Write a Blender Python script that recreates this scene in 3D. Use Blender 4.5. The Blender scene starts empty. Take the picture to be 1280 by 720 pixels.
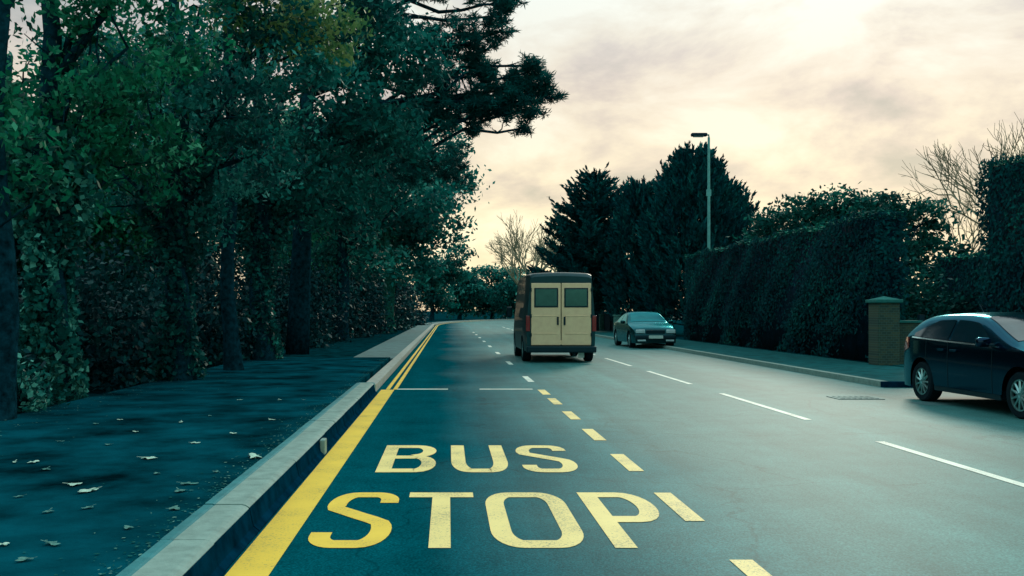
import bpy, bmesh, math, random
import numpy as np
from mathutils import Vector, Matrix

sc = bpy.context.scene
# ------------------------------------------------------------------ camera, sky, sun, exposure
H = 1.40                     # dashcam height above the road
cam_d = bpy.data.cameras.new('camera'); cam = bpy.data.objects.new('camera', cam_d)
sc.collection.objects.link(cam); sc.camera = cam
cam.location = (0, 0, H); cam.rotation_euler = (math.radians(90), 0, 0)
cam_d.sensor_width = 36; cam_d.lens = 36 * 1214 / 1280
cam_d.shift_x = 80 / 1280; cam_d.shift_y = 28 / 1280
cam_d.clip_start = 0.05; cam_d.clip_end = 3000

SUN_EL, SUN_AZ = 24, 22      # degrees; azimuth measured clockwise from straight ahead (+Y)
w = bpy.data.worlds.new('World'); sc.world = w; w.use_nodes = True
nt = w.node_tree; nt.nodes.clear()
def N(nt, t, **k):
    n = nt.nodes.new(t)
    for a, b in k.items():
        if a.startswith('i_'):
            key = a[2:]
            key = int(key) if key.isdigit() else key.replace('_', ' ')
            n.inputs[key].default_value = b
        else: setattr(n, a, b)
    return n
def ramp(nt, fac, stops):
    r = nt.nodes.new('ShaderNodeValToRGB'); e = r.color_ramp.elements
    while len(e) > 1: e.remove(e[-1])
    e[0].position = stops[0][0]; e[0].color = (*stops[0][1], 1)
    for p, c in stops[1:]:
        q = e.new(p); q.color = (*c, 1)
    nt.links.new(fac, r.inputs[0]); return r.outputs[0]
def build_world():
    L = nt.links
    tc = N(nt, 'ShaderNodeTexCoord')
    sky = N(nt, 'ShaderNodeTexSky', sky_type='NISHITA', sun_disc=False)
    sky.sun_elevation = math.radians(SUN_EL); sky.sun_rotation = math.radians(SUN_AZ)
    sep = N(nt, 'ShaderNodeSeparateXYZ'); L.new(tc.outputs['Generated'], sep.inputs[0])
    # stretched cloud layers
    mp = N(nt, 'ShaderNodeMapping'); mp.inputs['Scale'].default_value = (2.6, 2.6, 6.0)
    L.new(tc.outputs['Generated'], mp.inputs[0])
    n1 = N(nt, 'ShaderNodeTexNoise', i_Scale=1.9, i_Detail=9.0, i_Roughness=.58, i_Distortion=.25); L.new(mp.outputs[0], n1.inputs['Vector'])
    # base colour by elevation: cream near horizon, cooler above
    elev = ramp(nt, sep.outputs['Z'], [(0.0, (.86, .72, .44)), (.10, (.86, .75, .50)), (.22, (.70, .64, .52)), (.36, (.66, .74, .70)), (.7, (.88, 1.08, 1.06))])
    cl = ramp(nt, n1.outputs[0], [(.38, (.54, .56, .61)), (.46, (.74, .71, .76)), (.53, (.92, .89, .88)), (.62, (1.04, 1.06, 1.08))])
    mul = N(nt, 'ShaderNodeMix', data_type='RGBA', blend_type='MULTIPLY'); mul.inputs[0].default_value = 1
    L.new(elev, mul.inputs[6]); L.new(cl, mul.inputs[7])
    # darker, cooler behind the camera
    back = N(nt, 'ShaderNodeMapRange'); back.inputs[1].default_value = -.5; back.inputs[2].default_value = .5
    L.new(sep.outputs['Y'], back.inputs[0])
    bk = ramp(nt, back.outputs[0], [(0, (.56, .78, .82)), (1, (1, 1, 1))])
    mul2 = N(nt, 'ShaderNodeMix', data_type='RGBA', blend_type='MULTIPLY'); mul2.inputs[0].default_value = 1
    L.new(mul.outputs[2], mul2.inputs[6]); L.new(bk, mul2.inputs[7])
    sc10 = N(nt, 'ShaderNodeVectorMath', operation='SCALE'); sc10.inputs['Scale'].default_value = 10
    L.new(mul2.outputs[2], sc10.inputs[0])
    mx = N(nt, 'ShaderNodeMix', data_type='RGBA'); mx.inputs[0].default_value = .93
    L.new(sky.outputs[0], mx.inputs[6]); L.new(sc10.outputs[0], mx.inputs[7])
    bg = N(nt, 'ShaderNodeBackground', i_Strength=.1); L.new(mx.outputs[2], bg.inputs[0])
    out = N(nt, 'ShaderNodeOutputWorld'); L.new(bg.outputs[0], out.inputs[0])
build_world()
sun_d = bpy.data.lights.new('sun', 'SUN'); sun = bpy.data.objects.new('sun', sun_d); sc.collection.objects.link(sun)
sun_d.energy = 1.1; sun_d.angle = math.radians(12); sun_d.color = (1, .9, .72)
sd = Vector((math.sin(math.radians(SUN_AZ)) * math.cos(math.radians(SUN_EL)), math.cos(math.radians(SUN_AZ)) * math.cos(math.radians(SUN_EL)), math.sin(math.radians(SUN_EL))))
sun.rotation_euler = sd.to_track_quat('Z', 'Y').to_euler(); sun.location = (20, 60, 40)
sc.view_settings.view_transform = 'Standard'; sc.view_settings.look = 'None'
sc.view_settings.exposure = .35; sc.view_settings.gamma = 1; sc.view_settings.use_curve_mapping = False
sc.cycles.max_bounces = 6; sc.cycles.diffuse_bounces = 2; sc.cycles.transparent_max_bounces = 6

F = 1214.
def at(px, py, Y):           # world point at distance Y seen at pixel (px, py) of the 1280x720 photograph
    return Vector(((px - 560) / F * Y, Y, H - (py - 388) / F * Y))
def ground(px, py):
    Y = H * F / (py - 388); return Vector(((px - 560) / F * Y, Y, 0))

# ------------------------------------------------------------------ tagging and building helpers
def tag(o, label=None, cat=None, group=None, kind=None):
    if label: o['label'] = label
    if cat: o['category'] = cat
    if group: o['group'] = group
    if kind: o['kind'] = kind
    return o
def empty(name, loc=(0, 0, 0), rz=0):
    o = bpy.data.objects.new(name, None); sc.collection.objects.link(o)
    o.location = loc; o.rotation_euler = (0, 0, rz); return o
def mesh_obj(name, verts, faces, mat, parent=None, smooth=False, sharp=None):
    me = bpy.data.meshes.new(name); me.from_pydata([tuple(v) for v in verts], [], faces); me.update()
    me.materials.append(mat)
    if smooth:
        me.polygons.foreach_set('use_smooth', [True] * len(me.polygons))
        if sharp: me.set_sharp_from_angle(angle=math.radians(sharp))
    o = bpy.data.objects.new(name, me); sc.collection.objects.link(o); o.parent = parent; return o
class MB:
    def __init__(s): s.v = []; s.f = []
    def add(s, V, Fc):
        b = len(s.v); s.v += [tuple(p) for p in V]; s.f += [tuple(b + i for i in f) for f in Fc]; return s
    def box(s, c, d, rz=0, bev=0):
        bm = bmesh.new(); bmesh.ops.create_cube(bm, size=1)
        for v in bm.verts: v.co = Vector((v.co.x * d[0], v.co.y * d[1], v.co.z * d[2]))
        if bev: bmesh.ops.bevel(bm, geom=list(bm.edges), offset=bev, segments=2, profile=.5, affect='EDGES')
        M = Matrix.Translation(c) @ Matrix.Rotation(rz, 4, 'Z')
        bm.verts.ensure_lookup_table()
        s.add([M @ v.co for v in bm.verts], [[v.index for v in f.verts] for f in bm.faces]); bm.free(); return s
    def tube(s, pts, rad, n=8, cap=True):
        pts = [Vector(p) for p in pts]; R = rad if hasattr(rad, '__len__') else [rad] * len(pts)
        V = []; Fc = []; up = None
        for i, p in enumerate(pts):
            t = (pts[min(i + 1, len(pts) - 1)] - pts[max(i - 1, 0)]).normalized()
            if up is None: up = Vector((1, 0, 0)) if abs(t.x) < .8 else Vector((0, 1, 0))
            a = t.cross(up).normalized(); b = t.cross(a).normalized(); up = -b if False else up
            for k in range(n):
                q = 2 * math.pi * k / n
                V.append(p + (a * math.cos(q) + b * math.sin(q)) * R[i])
        for i in range(len(pts) - 1):
            for k in range(n):
                Fc.append((i * n + k, i * n + (k + 1) % n, (i + 1) * n + (k + 1) % n, (i + 1) * n + k))
        if cap: Fc.append(tuple(range(n - 1, -1, -1))); Fc.append(tuple((len(pts) - 1) * n + k for k in range(n)))
        return s.add(V, Fc)
    def cyl_x(s, c, r, wd, n=28):   # cylinder along x
        return s.tube([(c[0] - wd / 2, c[1], c[2]), (c[0] + wd / 2, c[1], c[2])], r, n)
    def build(s, name, mat, parent=None, smooth=False, sharp=None):
        return mesh_obj(name, s.v, s.f, mat, parent, smooth, sharp)

# ------------------------------------------------------------------ materials
def new_mat(name):
    m = bpy.data.materials.new(name); m.use_nodes = True
    return m, m.node_tree, m.node_tree.nodes['Principled BSDF']
def mat(name, c, rough=.6, metal=0, spec=.5, coat=0, var=.15, scale=6, bump=0, bscale=60):
    m, t, b = new_mat(name); L = t.links
    b.inputs['Roughness'].default_value = rough; b.inputs['Metallic'].default_value = metal
    b.inputs['Specular IOR Level'].default_value = spec; b.inputs['Coat Weight'].default_value = coat
    b.inputs['Coat Roughness'].default_value = .04; b.inputs['Specular Tint'].default_value = (.35, .85, .95, 1)
    tc = N(t, 'ShaderNodeTexCoord')
    n = N(t, 'ShaderNodeTexNoise', i_Scale=float(scale), i_Detail=5.0, i_Roughness=.6); L.new(tc.outputs['Object'], n.inputs['Vector'])
    lo = tuple(x * (1 - var * 1.5) for x in c); hi = tuple(min(1, x * (1 + var)) for x in c)
    L.new(ramp(t, n.outputs[0], [(.3, lo), (.65, hi)]), b.inputs['Base Color'])
    if bump:
        n2 = N(t, 'ShaderNodeTexNoise', i_Scale=float(bscale), i_Detail=3.0); L.new(tc.outputs['Object'], n2.inputs['Vector'])
        bp = N(t, 'ShaderNodeBump', i_Strength=bump, i_Distance=.01); L.new(n2.outputs[0], bp.inputs['Height']); L.new(bp.outputs[0], b.inputs['Normal'])
    return m
def road_mat():
    m, t, b = new_mat('asphalt'); L = t.links
    tc = N(t, 'ShaderNodeTexCoord'); sep = N(t, 'ShaderNodeSeparateXYZ'); L.new(tc.outputs['Object'], sep.inputs[0])
    big = N(t, 'ShaderNodeTexNoise', i_Scale=.22, i_Detail=4.0); L.new(tc.outputs['Object'], big.inputs['Vector'])
    # pale lanes beside the darker bay surface, with sky reflection put into the colour
    ad = N(t, 'ShaderNodeMath', operation='MULTIPLY_ADD'); L.new(big.outputs[0], ad.inputs[0]); ad.inputs[1].default_value = 2.2; L.new(sep.outputs['X'], ad.inputs[2])
    mr = N(t, 'ShaderNodeMapRange'); L.new(ad.outputs[0], mr.inputs[0]); mr.inputs[1].default_value = .9; mr.inputs[2].default_value = 3.9
    mr.interpolation_type = 'SMOOTHSTEP'
    col = ramp(t, mr.outputs[0], [(0, (.0008, .085, .110)), (.45, (.012, .15, .165)), (1, (.050, .205, .200))])
    mp = N(t, 'ShaderNodeMapping'); mp.inputs['Scale'].default_value = (2.2, .12, 1); L.new(tc.outputs['Object'], mp.inputs[0])
    st = N(t, 'ShaderNodeTexNoise', i_Scale=1.0, i_Detail=6.0, i_Roughness=.6); L.new(mp.outputs[0], st.inputs['Vector'])
    fine = N(t, 'ShaderNodeTexNoise', i_Scale=70.0, i_Detail=3.0, i_Roughness=.7); L.new(tc.outputs['Object'], fine.inputs['Vector'])
    mid = N(t, 'ShaderNodeTexNoise', i_Scale=1.6, i_Detail=6.0, i_Roughness=.65); L.new(tc.outputs['Object'], mid.inputs['Vector'])
    cur = col
    for nn, lo, hi in ((st, .80, 1.14), (mid, .84, 1.14), (fine, .74, 1.28)):
        r = ramp(t, nn.outputs[0], [(.32, (lo,) * 3), (.68, (hi,) * 3)])
        x = N(t, 'ShaderNodeMix', data_type='RGBA', blend_type='MULTIPLY'); x.inputs[0].default_value = 1
        L.new(cur, x.inputs[6]); L.new(r, x.inputs[7]); cur = x.outputs[2]
    # tyre-polished wheel tracks and oil-darkened lane middles run along each lane
    wx = N(t, 'ShaderNodeMath', operation='MULTIPLY_ADD'); L.new(sep.outputs['X'], wx.inputs[0]); wx.inputs[1].default_value = 2 * math.pi / 1.48; wx.inputs[2].default_value = .4
    sn = N(t, 'ShaderNodeMath', operation='SINE'); L.new(wx.outputs[0], sn.inputs[0])
    sr = ramp(t, sn.outputs[0], [(0, (.86,) * 3), (1, (1.07,) * 3)])
    x = N(t, 'ShaderNodeMix', data_type='RGBA', blend_type='MULTIPLY'); L.new(st.outputs[0], x.inputs[0]); L.new(cur, x.inputs[6]); L.new(sr, x.inputs[7]); cur = x.outputs[2]
    # coarse aggregate: pale and dark chippings
    ag = N(t, 'ShaderNodeTexVoronoi', i_Scale=95.0); L.new(tc.outputs['Object'], ag.inputs['Vector'])
    agr = ramp(t, ag.outputs['Color'], [(.15, (.72,) * 3), (.5, (1,) * 3), (.86, (1.45,) * 3)])
    x = N(t, 'ShaderNodeMix', data_type='RGBA', blend_type='MULTIPLY'); x.inputs[0].default_value = .8; L.new(cur, x.inputs[6]); L.new(agr, x.inputs[7]); cur = x.outputs[2]
    # thin sealed cracks
    vo = N(t, 'ShaderNodeTexVoronoi', feature='DISTANCE_TO_EDGE', i_Scale=.33); 
    wv = N(t, 'ShaderNodeVectorMath', operation='ADD'); L.new(tc.outputs['Object'], wv.inputs[0])
    wn = N(t, 'ShaderNodeTexNoise', i_Scale=1.2, i_Detail=5.0); L.new(tc.outputs['Object'], wn.inputs['Vector']); L.new(wn.outputs[1], wv.inputs[1])
    L.new(wv.outputs[0], vo.inputs['Vector'])
    cr = ramp(t, vo.outputs[0], [(0, (.62,) * 3), (.007, (1,) * 3)])
    x = N(t, 'ShaderNodeMix', data_type='RGBA', blend_type='MULTIPLY'); x.inputs[0].default_value = .8
    L.new(cur, x.inputs[6]); L.new(cr, x.inputs[7]); cur = x.outputs[2]
    L.new(cur, b.inputs['Base Color'])
    sp = N(t, 'ShaderNodeMath', operation='MULTIPLY'); sp.inputs[1].default_value = .14; L.new(mr.outputs[0], sp.inputs[0]); L.new(sp.outputs[0], b.inputs['Specular IOR Level'])
    b.inputs['Roughness'].default_value = .6; b.inputs['Specular Tint'].default_value = (.42, .9, .92, 1)
    bp = N(t, 'ShaderNodeBump', i_Strength=.5, i_Distance=.006); L.new(fine.outputs[0], bp.inputs['Height']); L.new(bp.outputs[0], b.inputs['Normal'])
    return m
def paint_mat(name, c, wear=.42, under=(.01, .1, .12)):
    m, t, b = new_mat(name); L = t.links
    tc = N(t, 'ShaderNodeTexCoord')
    n = N(t, 'ShaderNodeTexNoise', i_Scale=55.0, i_Detail=6.0, i_Roughness=.8); L.new(tc.outputs['Object'], n.inputs['Vector'])
    n2 = N(t, 'ShaderNodeTexNoise', i_Scale=2.2, i_Detail=4.0); L.new(tc.outputs['Object'], n2.inputs['Vector'])
    ml = N(t, 'ShaderNodeMath', operation='MULTIPLY_ADD'); L.new(n2.outputs[0], ml.inputs[0]); ml.inputs[1].default_value = .35; L.new(n.outputs[0], ml.inputs[2])
    c2 = ramp(t, n2.outputs[0], [(.3, tuple(x * .84 for x in c)), (.7, c)])
    f = ramp(t, ml.outputs[0], [(wear, (0,) * 3), (wear + .16, (1,) * 3)])
    x = N(t, 'ShaderNodeMix', data_type='RGBA'); x.inputs[6].default_value = (*under, 1)
    L.new(f, x.inputs[0]); L.new(c2, x.inputs[7]); L.new(x.outputs[2], b.inputs['Base Color'])
    b.inputs['Roughness'].default_value = .6; b.inputs['Specular IOR Level'].default_value = .3
    return m
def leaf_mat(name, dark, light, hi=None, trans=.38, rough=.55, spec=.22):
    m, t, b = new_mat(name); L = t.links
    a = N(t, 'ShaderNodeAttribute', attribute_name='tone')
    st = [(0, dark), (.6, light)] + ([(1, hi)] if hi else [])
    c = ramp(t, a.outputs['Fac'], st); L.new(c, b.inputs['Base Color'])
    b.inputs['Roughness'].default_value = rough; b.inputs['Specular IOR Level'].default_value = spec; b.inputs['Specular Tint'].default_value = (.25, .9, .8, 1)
    tr = N(t, 'ShaderNodeBsdfTranslucent'); L.new(c, tr.inputs[0])
    mx = N(t, 'ShaderNodeMixShader', i_0=trans); out = t.nodes['Material Output']
    L.new(b.outputs[0], mx.inputs[1]); L.new(tr.outputs[0], mx.inputs[2]); L.new(mx.outputs[0], out.inputs[0])
    return m
M = {}
M['road'] = road_mat()
M['pave'] = mat('pavement_asphalt', (.001, .050, .070), .9, var=.55, scale=1.3, bump=.4, bscale=50, spec=.0)
M['pave_r'] = mat('far_pavement', (.010, .11, .115), .9, var=.25, scale=3, bump=.4, bscale=50, spec=.06)
M['flag'] = mat('paving_flags', (.075, .175, .18), .8, var=.2, scale=4, spec=.2)
M['soil'] = mat('leafy_soil', (.001, .034, .044), .95, var=.5, scale=3, bump=.6, bscale=20, spec=.0)
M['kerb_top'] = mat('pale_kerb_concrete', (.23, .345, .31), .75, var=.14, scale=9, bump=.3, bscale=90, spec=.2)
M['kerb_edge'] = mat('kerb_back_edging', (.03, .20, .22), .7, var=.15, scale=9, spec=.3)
M['kerb_face'] = mat('dark_kerb_face', (.0005, .026, .055), .95, var=.4, scale=5, spec=.0)  # dark base colour of its own, unlike the pale kerb top
M['kerb_buff'] = mat('buff_kerb', (.36, .40, .36), .75, var=.2, scale=9, spec=.2)
M['yellow'] = paint_mat('yellow_road_paint', (1.0, .68, .07), .45)
M['cream'] = paint_mat('cream_road_paint', (1.0, .80, .29), .48)
M['white'] = paint_mat('white_road_paint', (.78, .92, .80), .47)
M['bark'] = mat('bark', (.004, .035, .050), .95, var=.5, scale=9, bump=1, bscale=25, spec=.0)
M['bark_g'] = mat('mossy_bark', (.012, .10, .075), .9, var=.5, scale=7, bump=1, bscale=25, spec=.0)
M['twig'] = mat('bare_twigs', (.27, .25, .17), .9, var=.3, scale=3, spec=.1)
M['leaf_a'] = leaf_mat('deep_green_leaves', (.001, .060, .046), (.008, .27, .13), (.14, .62, .38))
M['leaf_b'] = leaf_mat('blue_green_leaves', (.001, .050, .056), (.005, .20, .17), (.10, .52, .45))
M['leaf_olive'] = leaf_mat('olive_turning_leaves', (.02, .15, .06), (.20, .32, .11), (.50, .56, .26))
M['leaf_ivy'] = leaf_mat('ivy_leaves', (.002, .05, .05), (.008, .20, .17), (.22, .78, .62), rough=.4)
M['leaf_pine'] = leaf_mat('pine_needles', (.001, .050, .055), (.003, .13, .125), (.02, .24, .22))
M['leaf_con'] = leaf_mat('cypress_sprays', (.001, .034, .050), (.003, .11, .12), (.02, .25, .22), trans=.12, rough=.75, spec=.06)
M['leaf_con2'] = leaf_mat('muted_evergreen_leaves', (.001, .035, .036), (.003, .10, .085), (.02, .24, .17), trans=.25)
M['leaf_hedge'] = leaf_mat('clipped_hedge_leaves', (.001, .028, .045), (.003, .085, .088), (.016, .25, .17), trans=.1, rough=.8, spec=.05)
M['hedge_core'] = mat('hedge_inner_twigs', (.001, .016, .030), .95, var=.4, scale=3, spec=.1)
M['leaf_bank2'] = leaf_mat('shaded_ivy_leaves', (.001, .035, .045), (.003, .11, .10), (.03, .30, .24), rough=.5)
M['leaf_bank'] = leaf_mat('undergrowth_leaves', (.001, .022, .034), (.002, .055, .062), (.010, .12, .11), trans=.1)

# ------------------------------------------------------------------ road alignment: straight, then a bend to the right
BEND, RAD = 88., 150.
def path(s):
    if s <= BEND: return Vector((0, s, 0)), Vector((1, 0, 0))
    a = (s - BEND) / RAD
    c = Vector((RAD, BEND, 0)); r = Vector((-math.cos(a), math.sin(a), 0))
    return c + r * RAD, -r
def strip(name, x0, x1, z, s0, s1, m, parent=None, ds=2.0, thick=0, xs=None):
    n = max(1, int((s1 - s0) / ds)); V = []; Fc = []
    for i in range(n + 1):
        s = s0 + (s1 - s0) * i / n; p, r = path(s)
        for x in (x0, x1): q = p + r * x; V.append((q.x, q.y, z))
        if thick:
            for x in (x1, x0): q = p + r * x; V.append((q.x, q.y, z - thick))
    k = 4 if thick else 2
    for i in range(n):
        a, b = i * k, (i + 1) * k
        Fc.append((a, a + 1, b + 1, b))
        if thick:
            Fc += [(a + 1, a + 2, b + 2, b + 1), (a + 2, a + 3, b + 3, b + 2), (a + 3, a, b, b + 3)]
    if thick: Fc += [(3, 2, 1, 0), (n * k, n * k + 1, n * k + 2, n * k + 3)]
    return mesh_obj(name, V, Fc, m, parent)
def ground_sheet():
    tag(mesh_obj('ground', [(-900, -200, -.03), (900, -200, -.03), (900, 1800, -.03), (-900, 1800, -.03)], [(0, 1, 2, 3)], M['soil']), kind='structure')
ground_sheet()
tag(strip('road', -1.235, 7.9, 0, -12, 260, M['road']), kind='structure')
tag(strip('parking_bay', 7.9, 10.1, 0, -12, 17.6, M['road']), kind='structure')
tag(strip('pavement', -5.2, -1.545, .145, -12, 26, M['pave'], thick=.2), kind='structure')
tag(strip('footpath', -2.6, -1.45, .115, 26.01, 230, M['flag'], thick=.2), kind='structure')
tag(strip('grass_verge', -5.4, -2.61, .10, 26.01, 230, M['soil'], thick=.2), kind='structure')
tag(strip('far_pavement', 8.06, 10.4, .10, 17.75, 230, M['pave_r'], thick=.2), kind='structure')
tag(strip('bay_verge', 10.25, 10.9, .10, -12, 17.5, M['soil'], thick=.2), kind='structure')
# driveway between hedges
dv = MB(); dv.box((15, 21.3, .05), (9, 4.6, .13)); tag(dv.build('driveway', M['pave_r']), kind='structure')

# raised bus-stop kerb: pale top, rounded dark face, thin back edging
def kerbs():
    k = empty('raised_kerb', (-1.4, 8, 0)); tag(k, 'tall pale raised bus stop kerb with dark face along the pavement', 'kerb')
    def lst(name, prof, s0, s1, m):
        V = []; Fc = []; ns = max(1, int((s1 - s0) / .914))
        n = len(prof)
        for i in range(ns):
            a = s0 + (s1 - s0) * i / ns; b = s0 + (s1 - s0) * (i + 1) / ns
            base = len(V)
            for s in (a, b):
                for x, z in prof: V.append((x + 1.4, s - 8, z))
            for j in range(n): Fc.append((base + j, base + (j + 1) % n, base + n + (j + 1) % n, base + n + j))
            Fc.append(tuple(base + j for j in range(n))[::-1]); Fc.append(tuple(base + n + j for j in range(n)))
        # joints: each stone ends 6 mm short
        jr = random.Random(7)
        for i in range(ns):
            jx, jz = jr.uniform(-.004, .004), jr.uniform(-.003, .003)
            for j in range(2 * n): v = V[i * 2 * n + j]; V[i * 2 * n + j] = (v[0] + jx, v[1], v[2] + jz)
            for j in range(n):
                v = V[i * 2 * n + n + j]; V[i * 2 * n + n + j] = (v[0], v[1] - .012, v[2])
        mesh_obj(name, V, Fc, m, k)
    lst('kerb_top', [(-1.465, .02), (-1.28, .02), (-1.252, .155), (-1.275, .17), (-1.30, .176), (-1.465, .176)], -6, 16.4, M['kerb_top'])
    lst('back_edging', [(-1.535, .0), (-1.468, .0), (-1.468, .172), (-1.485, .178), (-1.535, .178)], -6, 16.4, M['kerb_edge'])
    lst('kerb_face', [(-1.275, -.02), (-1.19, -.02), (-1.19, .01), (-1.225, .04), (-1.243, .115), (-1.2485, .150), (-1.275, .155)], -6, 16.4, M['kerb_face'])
    b = MB(); b.box((1.4 - 1.213, 9.45 - 8, .075), (.05, .16, .15), bev=.01); b.build('marker_block', M['kerb_top'], k)
    e = MB(); e.box((-1.395 + 1.4, 16.52 - 8, .07), (.30, .22, .2), bev=.03); e.build('end_stone', M['kerb_edge'], k)
kerbs()
tag(strip('kerb', -1.45, -1.24, .125, 16.65, 230, M['kerb_buff'], thick=.2), 'low buff kerb running on beyond the raised bus stop kerb', 'kerb')
tag(strip('kerb', 7.9, 8.05, .105, 17.75, 230, M['kerb_top'], thick=.2), 'pale kerb along the pavement below the long hedge', 'kerb')
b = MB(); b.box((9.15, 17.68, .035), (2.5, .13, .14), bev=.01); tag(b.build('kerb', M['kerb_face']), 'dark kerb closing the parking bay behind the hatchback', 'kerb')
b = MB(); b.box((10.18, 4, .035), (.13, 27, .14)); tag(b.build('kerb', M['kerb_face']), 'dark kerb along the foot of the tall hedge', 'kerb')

# ------------------------------------------------------------------ road markings
Z1 = .004
def rect(mb, x0, x1, y0, y1, z=Z1):
    n = max(1, int((y1 - y0) / 4)); 
    for i in range(n):
        a = y0 + (y1 - y0) * i / n; c = y0 + (y1 - y0) * (i + 1) / n
        pts = []
        for s, x in ((a, x0), (a, x1), (c, x1), (c, x0)):
            p, r = path(s); q = p + r * x; pts.append((q.x, q.y, z))
        mb.add(pts, [(0, 1, 2, 3)])
def marking(name, m, label, fn, group=None):
    b = MB(); fn(b); tag(b.build(name, m), label, 'road marking', group)
marking('edge_line', M['yellow'], 'thick yellow edge line of the bus stop bay', lambda b: rect(b, -1.175, -.945, -5, 17.1))
marking('yellow_line', M['yellow'], 'outer yellow line of the double yellows beyond the bus stop', lambda b: rect(b, -1.10, -1.03, 17.15, 130))
marking('yellow_line', M['yellow'], 'inner yellow line of the double yellows beyond the bus stop', lambda b: rect(b, -.97, -.90, 17.15, 130))
marking('end_line', M['white'], 'thin pale line across the bus stop end next to the double yellow', lambda b: rect(b, -.90, 0, 17.15, 17.31))
marking('end_line', M['white'], 'thin pale line across the bus stop end next to the dashed line', lambda b: rect(b, .56, 1.5, 17.15, 17.31))
for i, y in enumerate([2.44, 4.44, 6.44, 8.44, 10.44, 12.44, 14.44, 16.1]):
    marking('bay_dash', M['cream'], 'cream dash along the open side of the bus stop bay', lambda b: rect(b, 1.575, 1.705, y, y + 1.0), 'cream dashes of the bus stop bay')
for y in [19.0, 25.0, 31.0, 37.0, 43.0, 49.0, 55.0, 61.0]:
    marking('lane_dash', M['white'], 'short white lane dash on the road ahead beside the van', lambda b: rect(b, 1.57, 1.69, y, y + 1.6), 'white lane dashes beyond the bus stop')
cl_labels = {6.4: 'nearest long white centre line dash, cut by the right edge', 12.4: 'second nearest long white centre line dash', 18.4: 'third nearest long white centre line dash', 24.4: 'white centre line dash beside the van'}
for i in range(0, 14):
    y = .4 + 6 * i; 
    if y < 6: continue
    marking('centre_dash', M['white'], cl_labels.get(round(y, 1), 'white centre line dash far along the road'), lambda b: rect(b, 4.55, 4.65, y, y + 3.95), 'white centre line dashes')

# lettering: strokes of ground paint
def stroke_letter(b, polys, ox, oy, wx, wy, z=Z1):
    for P in polys:
        b.add([(ox + x * wx, oy + y * wy, z) for x, y in P[0]], [tuple(range(len(P[0])))] if len(P) == 1 else [])
def ribbon(b, pts, hw, ox, oy, sx, sy, z=Z1, kx=1.0, ky=1.0, closed=False):
    # stroke along pts (letter units) with true widths: hw across x, and ky times wider along y
    pts = [p for i, p in enumerate(pts) if i == 0 or math.hypot(p[0] - pts[i - 1][0], p[1] - pts[i - 1][1]) > 1e-4]
    if closed and math.hypot(pts[0][0] - pts[-1][0], pts[0][1] - pts[-1][1]) < 1e-4: pts = pts[:-1]
    n = len(pts); L_, R_ = [], []
    P = [(ox + x * sx, (oy + y * sy)) for x, y in pts]
    for i in range(n):
        if closed: a, c = P[(i - 1) % n], P[(i + 1) % n]
        else: a, c = P[max(i - 1, 0)], P[min(i + 1, n - 1)]
        dx, dy = (c[0] - a[0]) , (c[1] - a[1]) / ky
        l = math.hypot(dx, dy) or 1; nx, ny = -dy / l, dx / l
        L_.append((P[i][0] + nx * hw, P[i][1] + ny * hw * ky, z)); R_.append((P[i][0] - nx * hw, P[i][1] - ny * hw * ky, z))
    m = n if closed else n - 1
    b.add(L_ + R_, [(i, n + i, n + (i + 1) % n, (i + 1) % n) for i in range(m)])
def rrect(b, x0, x1, y0, y1, z=Z1): b.add([(x0, y0, z), (x1, y0, z), (x1, y1, z), (x0, y1, z)], [(0, 1, 2, 3)])
def arc(cx, cy, rx, ry, a0, a1, n=10): return [(cx + rx * math.cos(math.radians(a0 + (a1 - a0) * i / n)), cy + ry * math.sin(math.radians(a0 + (a1 - a0) * i / n))) for i in range(n + 1)]
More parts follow.
